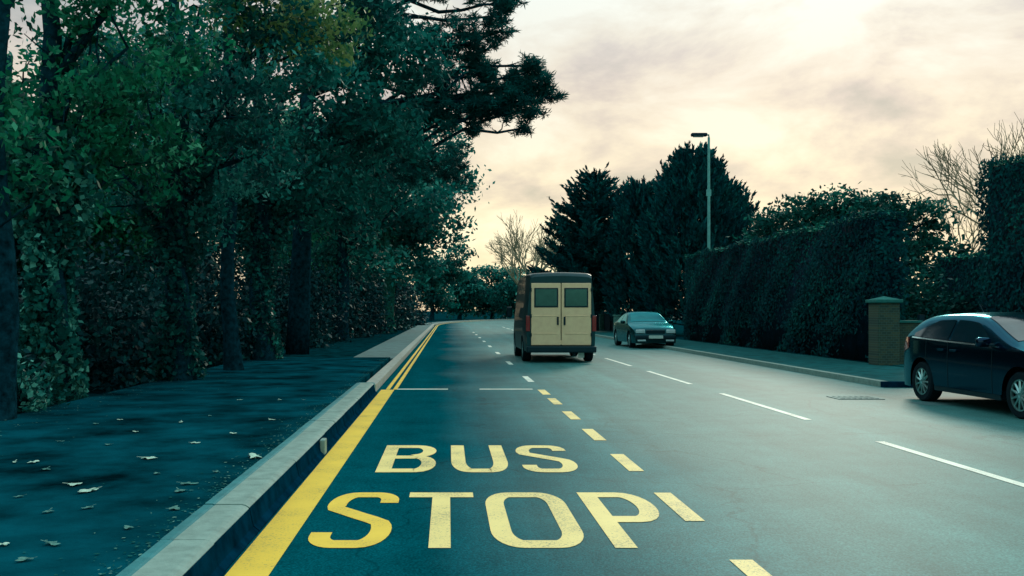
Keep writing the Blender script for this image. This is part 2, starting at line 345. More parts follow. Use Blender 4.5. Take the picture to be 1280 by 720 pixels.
def letter(ch, x0, x1, y0, y1):
    b = MB(); w_, h_ = x1 - x0, y1 - y0; sw = .066; kv = .19 / .132   # horizontal strokes are longer along the road
    sy = sw * kv
    def rib(pts, closed=False): ribbon(b, pts, sw, x0, y0, 1, 1, ky=kv, closed=closed)
    W, Hh = w_, h_
    if ch == 'B':
        rib([(sw, 0), (sw, Hh)])
        rib([(2 * sw, Hh - sy), (W - .19, Hh - sy)] + arc(W - .19, Hh * .76 - 0, .12, Hh * .24 - sy, 90, -90, 10) + [(W - .19, Hh * .52), (2 * sw, Hh * .52)])
        b2 = [(2 * sw, sy)] + [(W - .19, sy)] + arc(W - .18, (Hh * .52 + sy) / 2, .18 - sw, (Hh * .52 - sy) / 2, -90, 90, 10) + [(W - .19, Hh * .52)]
        ribbon(b, b2, sw, x0, y0, 1, 1, z=Z1 + .0006, ky=kv)
    elif ch == 'U':
        rib([(sw, Hh), (sw, .36 * Hh)] + arc(.17, .36 * Hh, .17 - sw, .36 * Hh - sy, 180, 270, 8)[1:] + arc(W - .17, .36 * Hh, .17 - sw, .36 * Hh - sy, 270, 360, 8) + [(W - sw, Hh)])
    elif ch == 'S':
        rib([(W - sw, Hh - .40)] + arc(W - .17, Hh - .30, .17 - sw, .30 - sy, 0, 90, 7) + arc(.19, Hh * .73, .19 - sw, Hh * .27 - sy, 90, 200, 9)
            + [(W * .36, Hh * .575), (W * .5, Hh * .52), (W * .68, Hh * .455)] + arc(W - .19, Hh * .27, .19 - sw, Hh * .27 - sy, 35, -90, 9) + arc(.17, .30, .17 - sw, .30 - sy, 270, 180, 7) + [(sw, .40)])
    elif ch == 'T':
        rib([(0, Hh - sy), (W, Hh - sy)]); ribbon(b, [(W / 2, 0), (W / 2, Hh - 2 * sy)], sw, x0, y0, 1, 1, ky=kv)
    elif ch == 'O':
        c = []
        for cx, cy, a in ((W - .19, Hh * .74, 0), (.19, Hh * .74, 90), (.19, Hh * .26, 180), (W - .19, Hh * .26, 270)):
            c += arc(cx, cy, .19 - sw, Hh * .26 - sy, a, a + 90, 7)
        rib(c, closed=True)
    elif ch == 'P':
        rib([(sw, 0), (sw, Hh)])
        rib([(2 * sw, Hh - sy), (W - .2, Hh - sy)] + arc(W - .2, Hh * .70, .2 - sw, Hh * .3 - sy, 90, -90, 12) + [(2 * sw, Hh * .40 + sy)])
    return b
Y0, Y1 = 8.38, 10.05
for ch, a, c in (('B', -.63, -.11), ('U', .03, .55), ('S', .67, 1.17)):
    tag(letter(ch, a, c, Y0, Y1).build('road_letter', M['cream']), {'B': 'painted letter B of the word BUS', 'U': 'painted letter U of the word BUS', 'S': 'painted letter S at the end of the word BUS'}[ch], 'road marking', 'BUS STOP lettering on the road')
Y0, Y1 = 5.71, 7.45
for ch, a, c, l in (('S', -.86, -.36, 'painted letter S at the start of the word STOP'), ('T', -.29, .19, 'painted letter T of the word STOP'), ('O', .27, .85, 'painted letter O of the word STOP'), ('P', .985, 1.475, 'painted letter P at the end of the word STOP')):
    tag(letter(ch, a, c, Y0, Y1).build('road_letter', M['yellow'] if ch == 'S' else M['cream']), l, 'road marking', 'BUS STOP lettering on the road')

# drain cover in the right lane
M['iron'] = mat('cast_iron', (.004, .05, .055), .6, metal=.3, var=.3, scale=20)
dc = empty('drain_cover', (6.5, 15.5, 0)); tag(dc, 'dark iron drain cover in the road beside the hatchback', 'drain cover')
b = MB(); b.box((0, 0, .004), (.72, .52, .012)); b.build('frame', M['iron'], dc)
b = MB()
for i in range(7): b.box((-.27 + .09 * i, 0, .012), (.04, .42, .008))
b.build('grating', M['iron'], dc)
b = MB(); b.add([(7.05, 14.35, .004), (7.5, 14.3, .004), (7.62, 14.7, .004), (7.3, 14.9, .004), (7.0, 14.75, .004)], [(0, 1, 2, 3, 4)])
tag(b.build('road_patch', M['flag']), 'small pale repair patch in the road by the hatchback rear wheel', 'road patch')

# ------------------------------------------------------------------ foliage builders
def quads_obj(name, C, A, B, tone, m, parent=None, extra=None):
    """diamond leaves: centre C, half axes A (long) and B (wide)"""
    n = len(C); V = np.empty((n, 4, 3), np.float32)
    V[:, 0] = C - A; V[:, 1] = C + B - A * .15; V[:, 2] = C + A; V[:, 3] = C - B - A * .15
    V = V.reshape(-1, 3); nf = n; cores = None
    if extra is not None:
        ev, ef = extra; base = len(V); V = np.vstack([V, np.array(ev, np.float32)])
    me = bpy.data.meshes.new(name); me.vertices.add(len(V)); me.vertices.foreach_set('co', V.ravel())
    loops = np.arange(n * 4, dtype=np.int32)
    if extra is not None:
        ef = np.array(ef, np.int32) + base; loops = np.concatenate([loops, ef.ravel()]); nf = n + len(ef)
    me.loops.add(len(loops)); me.loops.foreach_set('vertex_index', loops)
    me.polygons.add(nf); me.polygons.foreach_set('loop_start', np.arange(nf, dtype=np.int32) * 4)
    me.update(calc_edges=True); me.materials.append(m)
    at_ = me.attributes.new('tone', 'FLOAT', 'FACE'); t = np.zeros(nf, np.float32); t[:n] = tone; at_.data.foreach_set('value', t)
    if extra is not None:
        me.materials.append(M['hedge_core']); mi = np.zeros(nf, np.int32); mi[n:] = 1; me.polygons.foreach_set('material_index', mi)
    o = bpy.data.objects.new(name, me); sc.collection.objects.link(o); o.parent = parent; return o
def unit(rng, n):
    v = rng.normal(size=(n, 3)); return v / np.linalg.norm(v, axis=1, keepdims=True)
def axes(rng, n, size, ratio, bias=None):
    a = unit(rng, n)
    if bias is not None: a = a * .55 + bias; a /= np.linalg.norm(a, axis=1, keepdims=True)
    b = np.cross(a, unit(rng, n)); b /= (np.linalg.norm(b, axis=1, keepdims=True) + 1e-6)
    s = size * rng.uniform(.6, 1.4, (n, 1)); return a * s, b * s * ratio
def crown(name, blobs, parent, m, seed, dens=1.0, leaf=.09, ratio=.5, clump=.42, per=60, squash=.75, fill=.55, bright=0.0, pine=False):
    """blobs: (centre, radius) local; leaves grouped in clumps mostly near the blob shells"""
    rng = np.random.default_rng(seed); C = []; T = []
    for c, r in blobs:
        nc = int(dens * 16 * r * r) + 3
        d = unit(rng, nc); rr = r * rng.uniform(fill, 1.02, (nc, 1)); cc = np.array(c) + d * rr * np.array([1, 1, squash])
        for k in range(nc):
            n = int(per * rng.uniform(.4, 1.4)); cr = clump * rng.uniform(.6, 1.5)
            p = rng.normal(size=(n, 3)) * cr * .5 * np.array([1, 1, .6]) + cc[k]
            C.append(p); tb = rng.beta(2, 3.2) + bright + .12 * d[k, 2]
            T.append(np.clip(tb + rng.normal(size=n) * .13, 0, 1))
    C = np.vstack(C); T = np.concatenate(T)
    A, B = axes(rng, len(C), leaf, ratio)
    return quads_obj(name, C, A, B, T, m, parent)
def limb(b, rng, p, q, r0, r1, sag=.15, n=6):
    p, q = Vector(p), Vector(q); L = (q - p).length; pts = []
    for i in range(n + 1):
        t = i / n; v = p.lerp(q, t); j = L * .04 * math.sin(t * math.pi)
        pts.append(v + Vector((rng.normal() * j, rng.normal() * j, rng.normal() * j + sag * L * math.sin(t * math.pi))))
    b.tube(pts, [r0 + (r1 - r0) * (i / n) for i in range(n + 1)], 7)
    return pts
def twigs(b, rng, pts, r, n=5, ln=.8):
    for k in range(n):
        i = rng.integers(1, len(pts)); p = pts[i]
        q = p + Vector(tuple(unit(rng, 1)[0] * ln * rng.uniform(.5, 1.2))) + Vector((0, 0, .2))
        limb(b, rng, p, q, r * .5, r * .15, 0, 3)
def broadleaf(kind, loc, r, height, blobs, m, label, seed, bark='bark', lean=(0, 0), group=None, cat='tree', **kw):
    """blobs in world coordinates"""
    root = empty(kind, loc); tag(root, label, cat, group); loc = Vector(loc); rng = np.random.default_rng(seed)
    loc_b = [(Vector(c) - loc, rr) for c, rr in blobs]
    b = MB(); top = Vector((lean[0], lean[1], height))
    n = 9; pts = [Vector((top.x * (i / n) ** 1.3 + .08 * math.sin(i * 1.3 + seed), top.y * (i / n) + .06 * math.cos(i * 1.7 + seed), top.z * i / n)) for i in range(n + 1)]
    b.tube([pts[0] - Vector((0, 0, .2)), pts[0] + Vector((0, 0, .1))] + pts[1:], [r * 1.7, r * 1.25] + [r * (1 - .65 * (i / n)) for i in range(1, n + 1)], 12)
    for c, rr in loc_b:
        z = min(max(c.z - rr * .9, height * .35), height * .95); s = pts[min(n, max(3, int(z / height * n)))]
        lp = limb(b, rng, s, c, r * .34, r * .07, .08); twigs(b, rng, lp, r * .16, 7, rr * .8)
    b.build('trunk', M[bark], root, True)
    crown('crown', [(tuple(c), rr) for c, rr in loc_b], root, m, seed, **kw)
    return root

def W(px, py, Y, r): return (tuple(at(px, py, Y)), r)

# ------------------------------------------------------------------ left side: overhanging trees
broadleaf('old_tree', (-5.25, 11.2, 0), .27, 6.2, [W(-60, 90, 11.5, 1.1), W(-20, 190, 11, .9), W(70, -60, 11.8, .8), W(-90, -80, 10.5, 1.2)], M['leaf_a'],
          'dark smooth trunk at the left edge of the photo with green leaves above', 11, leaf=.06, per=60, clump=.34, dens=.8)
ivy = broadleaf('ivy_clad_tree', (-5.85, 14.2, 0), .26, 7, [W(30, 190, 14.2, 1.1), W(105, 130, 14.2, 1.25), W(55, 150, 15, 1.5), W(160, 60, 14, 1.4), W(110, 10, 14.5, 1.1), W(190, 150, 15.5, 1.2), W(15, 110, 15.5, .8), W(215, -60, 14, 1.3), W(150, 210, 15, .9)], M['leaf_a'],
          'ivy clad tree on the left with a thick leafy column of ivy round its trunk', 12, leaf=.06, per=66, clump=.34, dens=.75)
def ivy_column(ivy=ivy, seed=5, n=6500, m='leaf_ivy', r0=.30):
    rng = np.random.default_rng(seed)
    z = rng.uniform(.05, 4.0, n); a = rng.uniform(0, 2 * np.pi, n)
    rr = r0 + .13 * np.sin(z * 2.1 + np.cos(a * 2)) + .16 * np.clip((z - 1.6), 0, 1.5) + rng.normal(size=n) * .05 + .08 * np.sin(a * 3 + z * 3)
    C = np.stack([rr * np.cos(a), rr * np.sin(a), z], 1); A, B = axes(rng, n, .055, .8)
    t = np.clip(rng.beta(2, 2.5, n) + .15 * np.sin(z * 5 + a * 2), 0, 1)
    quads_obj('ivy', C, A, B, t, M[m], ivy)
ivy_column()
lt = broadleaf('leaning_tree', (-4.9, 17.6, 0), .25, 7.5, [W(200, 150, 17.6, 1.5), W(290, 120, 17, 1.3), W(250, 10, 17.6, 1.8), W(150, 215, 18, 1.3), W(330, 190, 18, 1.1), W(240, 235, 18.5, 1.2), W(340, 60, 18, 1.3)], M['leaf_b'],
          'second roadside tree on the left, blue green crown over the pavement', 13, leaf=.065, per=72, clump=.38, dens=.85)
broadleaf('turning_tree', (-4.6, 20.5, 0), .18, 8, [W(330, 18, 17.5, 1.15), W(385, 60, 18.5, .9), W(300, -20, 17, 1.0), W(400, 10, 18, .8)], M['leaf_olive'],
          'tree with olive yellow turning leaves high above the left pavement', 14, leaf=.065, per=60, clump=.34)
tt = broadleaf('tall_tree', (-4.8, 25, 0), .30, 9, [W(400, 120, 24, 1.6), W(350, 215, 25, 1.7), W(440, 60, 25, 1.8), W(470, 160, 26, 1.6), W(410, -10, 24, 1.7), W(300, 260, 26, 1.5), W(500, 70, 26, 1.3), W(420, 250, 27, 1.5)], M['leaf_b'],
          'tall dark tree on the left behind the olive leaved one', 15, leaf=.09, per=70, clump=.5)
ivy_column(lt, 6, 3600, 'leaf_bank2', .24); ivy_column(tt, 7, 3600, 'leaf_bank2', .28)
# pine whose limb reaches out over the road
def needles(name, blobs, parent, m, seed, dens=1, per=110, clump=.33, ln=.15):
    rng = np.random.default_rng(seed); C = []; T = []; Bi = []
    for c, r in blobs:
        nc = int(dens * 20 * r * r) + 4; d = unit(rng, nc); rr = r * rng.uniform(.35, 1.0, (nc, 1)); cc = np.array(c) + d * rr * np.array([1, 1, .8])
        for k in range(nc):
            n = int(per * rng.uniform(.6, 1.3)); u = unit(rng, n); u[:, 2] = u[:, 2] * .7 + .1
            C.append(cc[k] + u * clump * rng.uniform(.15, 1, (n, 1))); Bi.append(u); T.append(np.clip(rng.beta(2, 3) + rng.normal(size=n) * .1 + .1 * d[k, 2], 0, 1))
    C = np.vstack(C); Bi = np.vstack(Bi); T = np.concatenate(T); A, B = axes(rng, len(C), ln, .17, Bi)
    return quads_obj(name, C, A, B, T, m, parent)
def pine():
    root = empty('pine_tree', (-4.5, 29, 0)); tag(root, 'tall pine whose limbs reach over the road with a round needle tuft at the tip', 'tree')
    rng = np.random.default_rng(21); b = MB(); o = Vector((-4.5, 29, 0))
    pts = [Vector((.05 * i, 0, 1.3 * i)) for i in range(10)]
    b.tube(pts, [.36 - .028 * i for i in range(10)], 12)
    bl = [(535, 120, 29, 1.2), (575, 150, 29, 1.0), (560, 45, 29, 1.1), (615, 20, 29, .85), (585, 85, 29.5, .9), (655, 92, 29, .62), (678, 108, 29, .58), (650, 128, 29, .62), (668, 138, 29, .52), (636, 112, 29, .6), (658, 110, 29.4, .8), (690, 122, 29, .33), (612, 118, 29, .75), (595, 128, 29, .8), (625, 140, 29, .5), (608, 92, 29, .55), (600, 55, 29, .6), (625, 40, 29, .4), (655, 160, 29, .28), (668, 82, 29, .34), (625, 130, 29, .5), (500, 200, 30, 1.3), (560, 205, 31, 1.0), (520, -30, 29, 1.3), (600, -30, 29, 1.0), (480, 20, 28, 1.1), (635, 5, 29, .4)]
    B_ = [(tuple(at(x, y, Y) - o), r) for x, y, Y, r in bl]
    for c, r in B_:
        s = pts[min(9, max(4, int((c[2] - 1.0) / 1.3)))]; lp = limb(b, rng, s, c, .1, .03, .06, 8); twigs(b, rng, lp[4:], .05, 6, .7)
    b.build('trunk', M['bark'], root, True); needles('crown', B_, root, M['leaf_pine'], 22, dens=2.2, per=90, clump=.24, ln=.085)
pine()
broadleaf('mossy_tree', (-3.55, 58, 0), .42, 9, [W(500, 250, 58, 3.0), W(530, 180, 58, 2.6), W(470, 170, 60, 3), W(545, 290, 60, 1.8), W(480, 290, 60, 2.6), W(560, 240, 60, 2.0), W(515, 330, 58, 1.4)], M['leaf_b'],
          'far tree with a mossy green trunk standing beside the left footpath', 16, bark='bark_g', leaf=.16, per=55, clump=.9, dens=.5)
broadleaf('roadside_tree', (-4.6, 42, 0), .34, 9, [W(430, 260, 42, 2.2), W(470, 210, 42, 2.4), W(400, 200, 42, 2.4), W(440, 320, 43, 1.6), W(515, 250, 42, 1.7)], M['leaf_b'],
          'roadside tree on the left midway between the pine and the mossy tree', 17, leaf=.13, per=55, clump=.7, dens=.6)
# wood behind
bk = [(-13.2, 29, 4.4, 'leftmost'), (-10.6, 37, 4.4, 'second from left'), (-9.6, 47, 4.4, 'third from left'), (-8.8, 60, 4.6, 'fourth from left'), (-8.0, 78, 4.8, 'fifth from left'), (-8, 100, 5.2, 'farthest')]
for i, (x, y, r, wd) in enumerate(bk):
    rng = random.Random(i); bl = []
    for k in range(12):
        bl.append(((x + rng.uniform(-.6, .6) * r, y + rng.uniform(-.5, .5) * r, 3.0 + rng.uniform(0, 1) * (8.5 if i else 3.6)), r * rng.uniform(.34, .5)))
    broadleaf('woodland_tree', (x, y, 0), .35, 9, bl, M['leaf_b' if i % 2 else 'leaf_a'], '%s of the big dark trees in the wood behind the left roadside' % wd, 40 + i, leaf=.11, per=80, clump=.8, dens=.6, group='woodland trees on the left')
# undergrowth bank along the pavement
def shrub(kind, c, r, h, m, label, seed, n=2600, leaf=.06, group=None, cat='shrub'):
    root = empty(kind, c); tag(root, label, cat, group); rng = np.random.default_rng(seed)
    b = MB()
    for k in range(6):
        u = unit(rng, 1)[0]; limb(b, rng, (0, 0, -.05), (u[0] * r * .6, u[1] * r * .6, h * rng.uniform(.5, .85)), .035, .01, 0, 4)
    b.build('stem', M['bark'], root)
    nc = max(8, int(n / 45)); C = []; T = []
    d = unit(rng, nc); d[:, 2] = np.abs(d[:, 2]); cc = d * rng.uniform(.5, 1, (nc, 1)) * np.array([r, r, h])
    for k in range(nc):
        C.append(cc[k] + rng.normal(size=(45, 3)) * r * .16); T.append(np.clip(rng.beta(2, 3) + rng.normal(size=45) * .13, 0, 1))
    C = np.vstack(C); C[:, 2] = np.abs(C[:, 2]) + .02; T = np.concatenate(T); A, B = axes(rng, len(C), leaf, .6)
    quads_obj('foliage', C, A, B, T, m, root)
shr = [(-7.5, 9.5, 1.5, 2.1), (-6.4, 12.6, 1.1, 1.2), (-8.0, 15, 1.7, 2.7), (-6.6, 17.5, 1.3, 2.0), (-7.8, 21, 1.9, 3.0), (-6.4, 24.5, 1.6, 2.4), (-7.2, 29, 2.0, 3.2), (-6.3, 34, 2.0, 3.0), (-6.6, 40, 2.4, 3.6), (-6.0, 47, 2.4, 3.4), (-5.8, 55, 2.6, 3.8), (-5.4, 64, 2.6, 3.6), (-5.2, 74, 2.8, 4.2), (-5.0, 86, 3.0, 4.6)]
od = ['nearest', 'second nearest', 'third nearest', 'fourth nearest', 'fifth nearest', 'sixth nearest', 'seventh nearest', 'eighth nearest', 'sixth farthest', 'fifth farthest', 'fourth farthest', 'third farthest', 'second farthest', 'farthest']
for i, (x, y, r, h) in enumerate(shr):
    shrub('undergrowth_shrub', (x, y, 0), r, h, M['leaf_bank'], '%s dark leafy shrub in the row under the left trees' % od[i], 60 + i, n=int(3600 + 900 * r), leaf=.045 + y * .0012, group='undergrowth shrubs under the left trees')
shrub('ground_ivy_clump', (-5.45, 12.3, .0), .62, .75, M['leaf_ivy'], 'low pale speckled ivy clump at the left pavement edge below the ivy clad tree', 91, n=1500, leaf=.045)

shrub('garden_shrub', (13.4, 28.5, .02), 1.7, 2.7, M['leaf_con2'], 'dark garden shrub low behind the gate pillar and low wall', 93, n=5200, leaf=.08)
# clipped hedges ------------------------------------------------------------
def hedge(kind, x0, x1, y0, y1, h, label, seed, leaf=.07, dens=190, h2=None, zb=0.0, cat='hedge', wob=.12, round_far=0):
    """box hedge; h at y0, h2 at y1"""
    rng = np.random.default_rng(seed); h2 = h2 or h; C = []; Nn = []
    ly, lx = y1 - y0, x1 - x0
    def prof(y): return h + (h2 - h) * (y - y0) / ly + .05 * np.sin(y * 1.3) + .04 * np.sin(y * 3.1)
    def addf(n, f, nor): 
        p = f(n); C.append(p); Nn.append(np.repeat(np.array([nor], float), n, 0))
    def side(x, s):
        def f(n):
            y = rng.uniform(y0, y1, n); z = zb + rng.uniform(0, 1, n) ** .95 * (prof(y) - zb)
            return np.stack([x + s * (wob * np.sin(y * .9 + z) * .5 + wob * .5 * np.sin(z * 2.4 + y * 1.9) + .1 * (z < .8) * -1), y, z], 1)
        return f
    def top(n):
        x = rng.uniform(x0, x1, n); y = rng.uniform(y0, y1, n); return np.stack([x, y, prof(y) + .04 * np.sin(x * 4)], 1)
    def end(y):
        def f(n):
            x = rng.uniform(x0, x1, n); z = zb + rng.uniform(0, 1, n) * (prof(np.full(n, y)) - zb); return np.stack([x, y + .05 * np.sin(z * 3 + x * 2), z], 1)
        return f
    addf(int(ly * h * dens), side(x0, -1), (-1, 0, 0)); addf(int(ly * lx * dens * .8), top, (0, 0, 1)); addf(int(lx * h * dens), end(y0), (0, -1, 0)); addf(int(lx * h * dens * .7), end(y1), (0, 1, 0))
    addf(int(ly * h * dens * (.3 if x0 > 0 else 1)), side(x1, 1), (1, 0, 0))
    C = np.vstack(C); Nn = np.vstack(Nn)
    C = C + rng.normal(size=C.shape) * .035 - Nn * rng.uniform(0, .08, (len(C), 1))
    if round_far:
        k = np.clip((C[:, 1] - (y1 - round_far)) / round_far, 0, 1); C[:, 0] += k ** 2 * round_far * .5 * 1.0; C[:, 2] -= k ** 3 * .5 * (C[:, 2] > h * .6)
    u = unit(rng, len(C)); A = np.cross(u, Nn) + .35 * unit(rng, len(C)); A /= np.linalg.norm(A, axis=1, keepdims=True) + 1e-6
    B = np.cross(Nn + .5 * unit(rng, len(C)), A); B /= np.linalg.norm(B, axis=1, keepdims=True) + 1e-6
    s = leaf * rng.uniform(.6, 1.4, (len(C), 1)); A = A * s; B = B * s * .55
    T = .32 + .22 * np.sin(C[:, 1] * 2.3 + C[:, 2] * .6) * np.sin(C[:, 2] * 3.1 + 1) * .6 + .16 * np.sin(C[:, 1] * .8 + C[:, 2] * 1.1) * np.sin(C[:, 2] * 1.7 + C[:, 1] * .3) + rng.normal(size=len(C)) * .14 + .5 * (Nn[:, 2] > .5)  # top leaves get a lighter tone: daylight put into the colour
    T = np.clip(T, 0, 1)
    # inner core
    iv = []; ns = 12
    for i in range(ns + 1):
        y = y0 + .12 + (ly - .24) * i / ns; dx = 0
        if round_far: k = max(0, min(1, (y - (y1 - round_far)) / round_far)); dx = k ** 2 * round_far * .5
        hh = float(prof(y)) - .1 - (dx * .35)
        for x, z in ((x0 + .12 + dx, zb), (x1 - .12 + dx * .5, zb), (x1 - .12 + dx * .5, hh), (x0 + .12 + dx, hh)): iv.append((x, y, z))
    ef = []
    for i in range(ns):
        a = i * 4; c = a + 4
        for j in range(4): ef.append((a + j, a + (j + 1) % 4, c + (j + 1) % 4, c + j))
    ef += [(3, 2, 1, 0), (ns * 4, ns * 4 + 1, ns * 4 + 2, ns * 4 + 3)]
    cx, cy = (x0 + x1) / 2, (y0 + y1) / 2; off = np.array([cx, cy, 0])
    o = quads_obj(kind, C - off, A, B, T, M['leaf_hedge'], None, (np.array(iv) - off, ef)); o.location = (cx, cy, 0)
    tag(o, label, cat); return o
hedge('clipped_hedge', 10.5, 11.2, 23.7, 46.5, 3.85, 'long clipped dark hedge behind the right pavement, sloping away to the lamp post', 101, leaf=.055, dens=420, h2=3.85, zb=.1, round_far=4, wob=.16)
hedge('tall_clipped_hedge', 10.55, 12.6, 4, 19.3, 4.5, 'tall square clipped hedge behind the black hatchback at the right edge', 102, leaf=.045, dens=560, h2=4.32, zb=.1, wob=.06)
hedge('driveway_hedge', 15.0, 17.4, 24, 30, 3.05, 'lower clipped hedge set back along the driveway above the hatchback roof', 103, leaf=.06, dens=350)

hedge('boundary_hedge', -16.5, -14.5, 9, 60, 5.5, 'tall dark overgrown hedge closing the wood behind the left trees', 104, leaf=.11, dens=90, wob=.6)
hedge('boundary_hedge', -11.5, -10, 60, 125, 5.5, 'far overgrown hedge behind the most distant left trees', 105, leaf=.2, dens=34, wob=.6)
# gate pillar, wall and gate ------------------------------------------------
def brick_mat(name, c1, c2, mortar, s=1):
    m, t, b = new_mat(name); L = t.links
    tc = N(t, 'ShaderNodeTexCoord'); mp = N(t, 'ShaderNodeMapping'); mp.inputs['Rotation'].default_value = (math.radians(90), 0, 0); L.new(tc.outputs['Object'], mp.inputs[0])
    br = N(t, 'ShaderNodeTexBrick', i_Scale=4.4 * s); br.inputs['Color1'].default_value = (*c1, 1); br.inputs['Color2'].default_value = (*c2, 1); br.inputs['Mortar'].default_value = (*mortar, 1)
    br.inputs['Mortar Size'].default_value = .022; L.new(mp.outputs[0], br.inputs['Vector']); L.new(br.outputs[0], b.inputs['Base Color']); b.inputs['Roughness'].default_value = .85
    return m
M['brick'] = brick_mat('buff_brick', (.06, .085, .05), (.02, .055, .045), (.05, .12, .10))
M['cap'] = mat('pillar_cap_stone', (.02, .17, .15), .8, var=.2)
M['gate'] = mat('dark_gate_timber', (.002, .015, .03), .7, var=.3)
def pillar():
    p = at(1105, 455, 23.2); r = empty('gate_pillar', (p.x, 23.2, .1)); tag(r, 'buff brick gate pillar with a pale cap at the near end of the long hedge', 'pillar')
    b = MB(); b.box((0, 0, .74), (.52, .52, 1.48), bev=.01); b.build('shaft', M['brick'], r)
    b = MB(); b.box((0, 0, 1.52), (.64, .64, .085), bev=.02); b.add([(-.26, -.26, 1.565), (.26, -.26, 1.565), (.26, .26, 1.565), (-.26, .26, 1.565), (0, 0, 1.64)], [(0, 1, 4), (1, 2, 4), (2, 3, 4), (3, 0, 4)]); b.build('cap', M['cap'], r)
    wl = empty('low_wall', (p.x + .62, 23.4, .1)); tag(wl, 'low buff brick wall between the gate pillar and the dark gate', 'wall')
    b = MB(); b.box((0, 0, .5), (.62, .24, 1.0)); b.build('wall', M['brick'], wl)
    b = MB(); b.box((0, 0, 1.03), (.66, .32, .06), bev=.01); b.build('coping', M['cap'], wl)
    g = empty('driveway_gate', (p.x + 2.35, 23.4, .1)); tag(g, 'dark timber driveway gate behind the hatchback rear', 'gate')
    b = MB(); 
    for i in range(14): b.box((-1.28 + i * .2, 0, .58), (.185, .03, .9), bev=.004)
    b.build('boards', M['gate'], g)
    b = MB(); b.box((0, .03, .3), (2.8, .05, .12)); b.box((0, .03, .85), (2.8, .05, .12)); b.build('rails', M['gate'], g)
    for x in (-1.36, 1.42): b = MB(); b.box((x, .02, .6), (.12, .12, 1.2)); b.build('post', M['gate'], g)
pillar()
# far pale gatepost and boundary wall past the oncoming car
def far_posts():
    M['pale'] = mat('weathered_post', (.10, .28, .24), .8, var=.3)
    for i, (px, Y, h, wd) in enumerate([(771, 57, .98, .34), (752, 66, 1.0, .3), (785, 50, .9, .22)]):
        p = at(px, 400, Y); r = empty('gate_post', (p.x, Y, .08))
        tag(r, ['pale square gatepost just left of the oncoming dark car', 'farther pale gatepost right of the van', 'narrow gatepost hidden at the corner of the oncoming dark car'][i], 'gatepost')
        b = MB(); b.box((0, 0, h / 2), (wd, wd, h), bev=.01); b.build('shaft', M['pale'], r)
        b = MB(); b.box((0, 0, h + .04), (wd + .1, wd + .1, .08), bev=.02); b.build('cap', M['pale'], r)
    f = empty('boundary_fence', (10.6, 66, .08)); tag(f, 'dark boundary fence beyond the oncoming car by the far pavement', 'fence')
    b = MB()
    for i in range(60): b.box((0, -15 + .5 * i, .55), (.03, .46, 1.1))
    b.build('boards', M['gate'], f)
    for i in range(11): b = MB(); b.box((-.05, -15 + 3 * i, .6), (.1, .1, 1.25)); b.build('post', M['gate'], f)
far_posts()

# lamp post ----------------------------------------------------------------
M['galv'] = mat('galvanised_steel', (.13, .42, .40), .5, metal=.4, var=.12)
M['lampglass'] = mat('lamp_glass', (.25, .4, .38), .25, var=.1)
def lamp():
    p = at(886, 388, 44); r = empty('street_lamp', (p.x, 44, 0)); tag(r, 'tall pale street lamp rising behind the long clipped hedge', 'street lamp')
    hz = at(886, 172, 44).z
    b = MB(); b.tube([(0, 0, 0), (0, 0, 1.6), (0, 0, 1.62), (0, 0, hz)], [.11, .11, .085, .055], 12); b.build('pole', M['galv'], r, True, 40)
    b = MB(); b.tube([(0, 0, hz - .02), (0, 0, hz + .12), (-.3, 0, hz + .12)], .045, 8); b.build('arm', M['galv'], r)
    b = MB(); b.box((-.44, 0, hz + .13), (.72, .26, .15), bev=.045); b.build('lamp_head', M['gate'], r)
    b = MB(); b.box((-.47, 0, hz + .05), (.46, .2, .05), bev=.02); b.build('lamp_lens', M['lampglass'], r)
    b = MB(); b.box((0, 0, hz - 2.5), (.2, .1, .3)); b.build('bracket', M['galv'], r)
lamp()

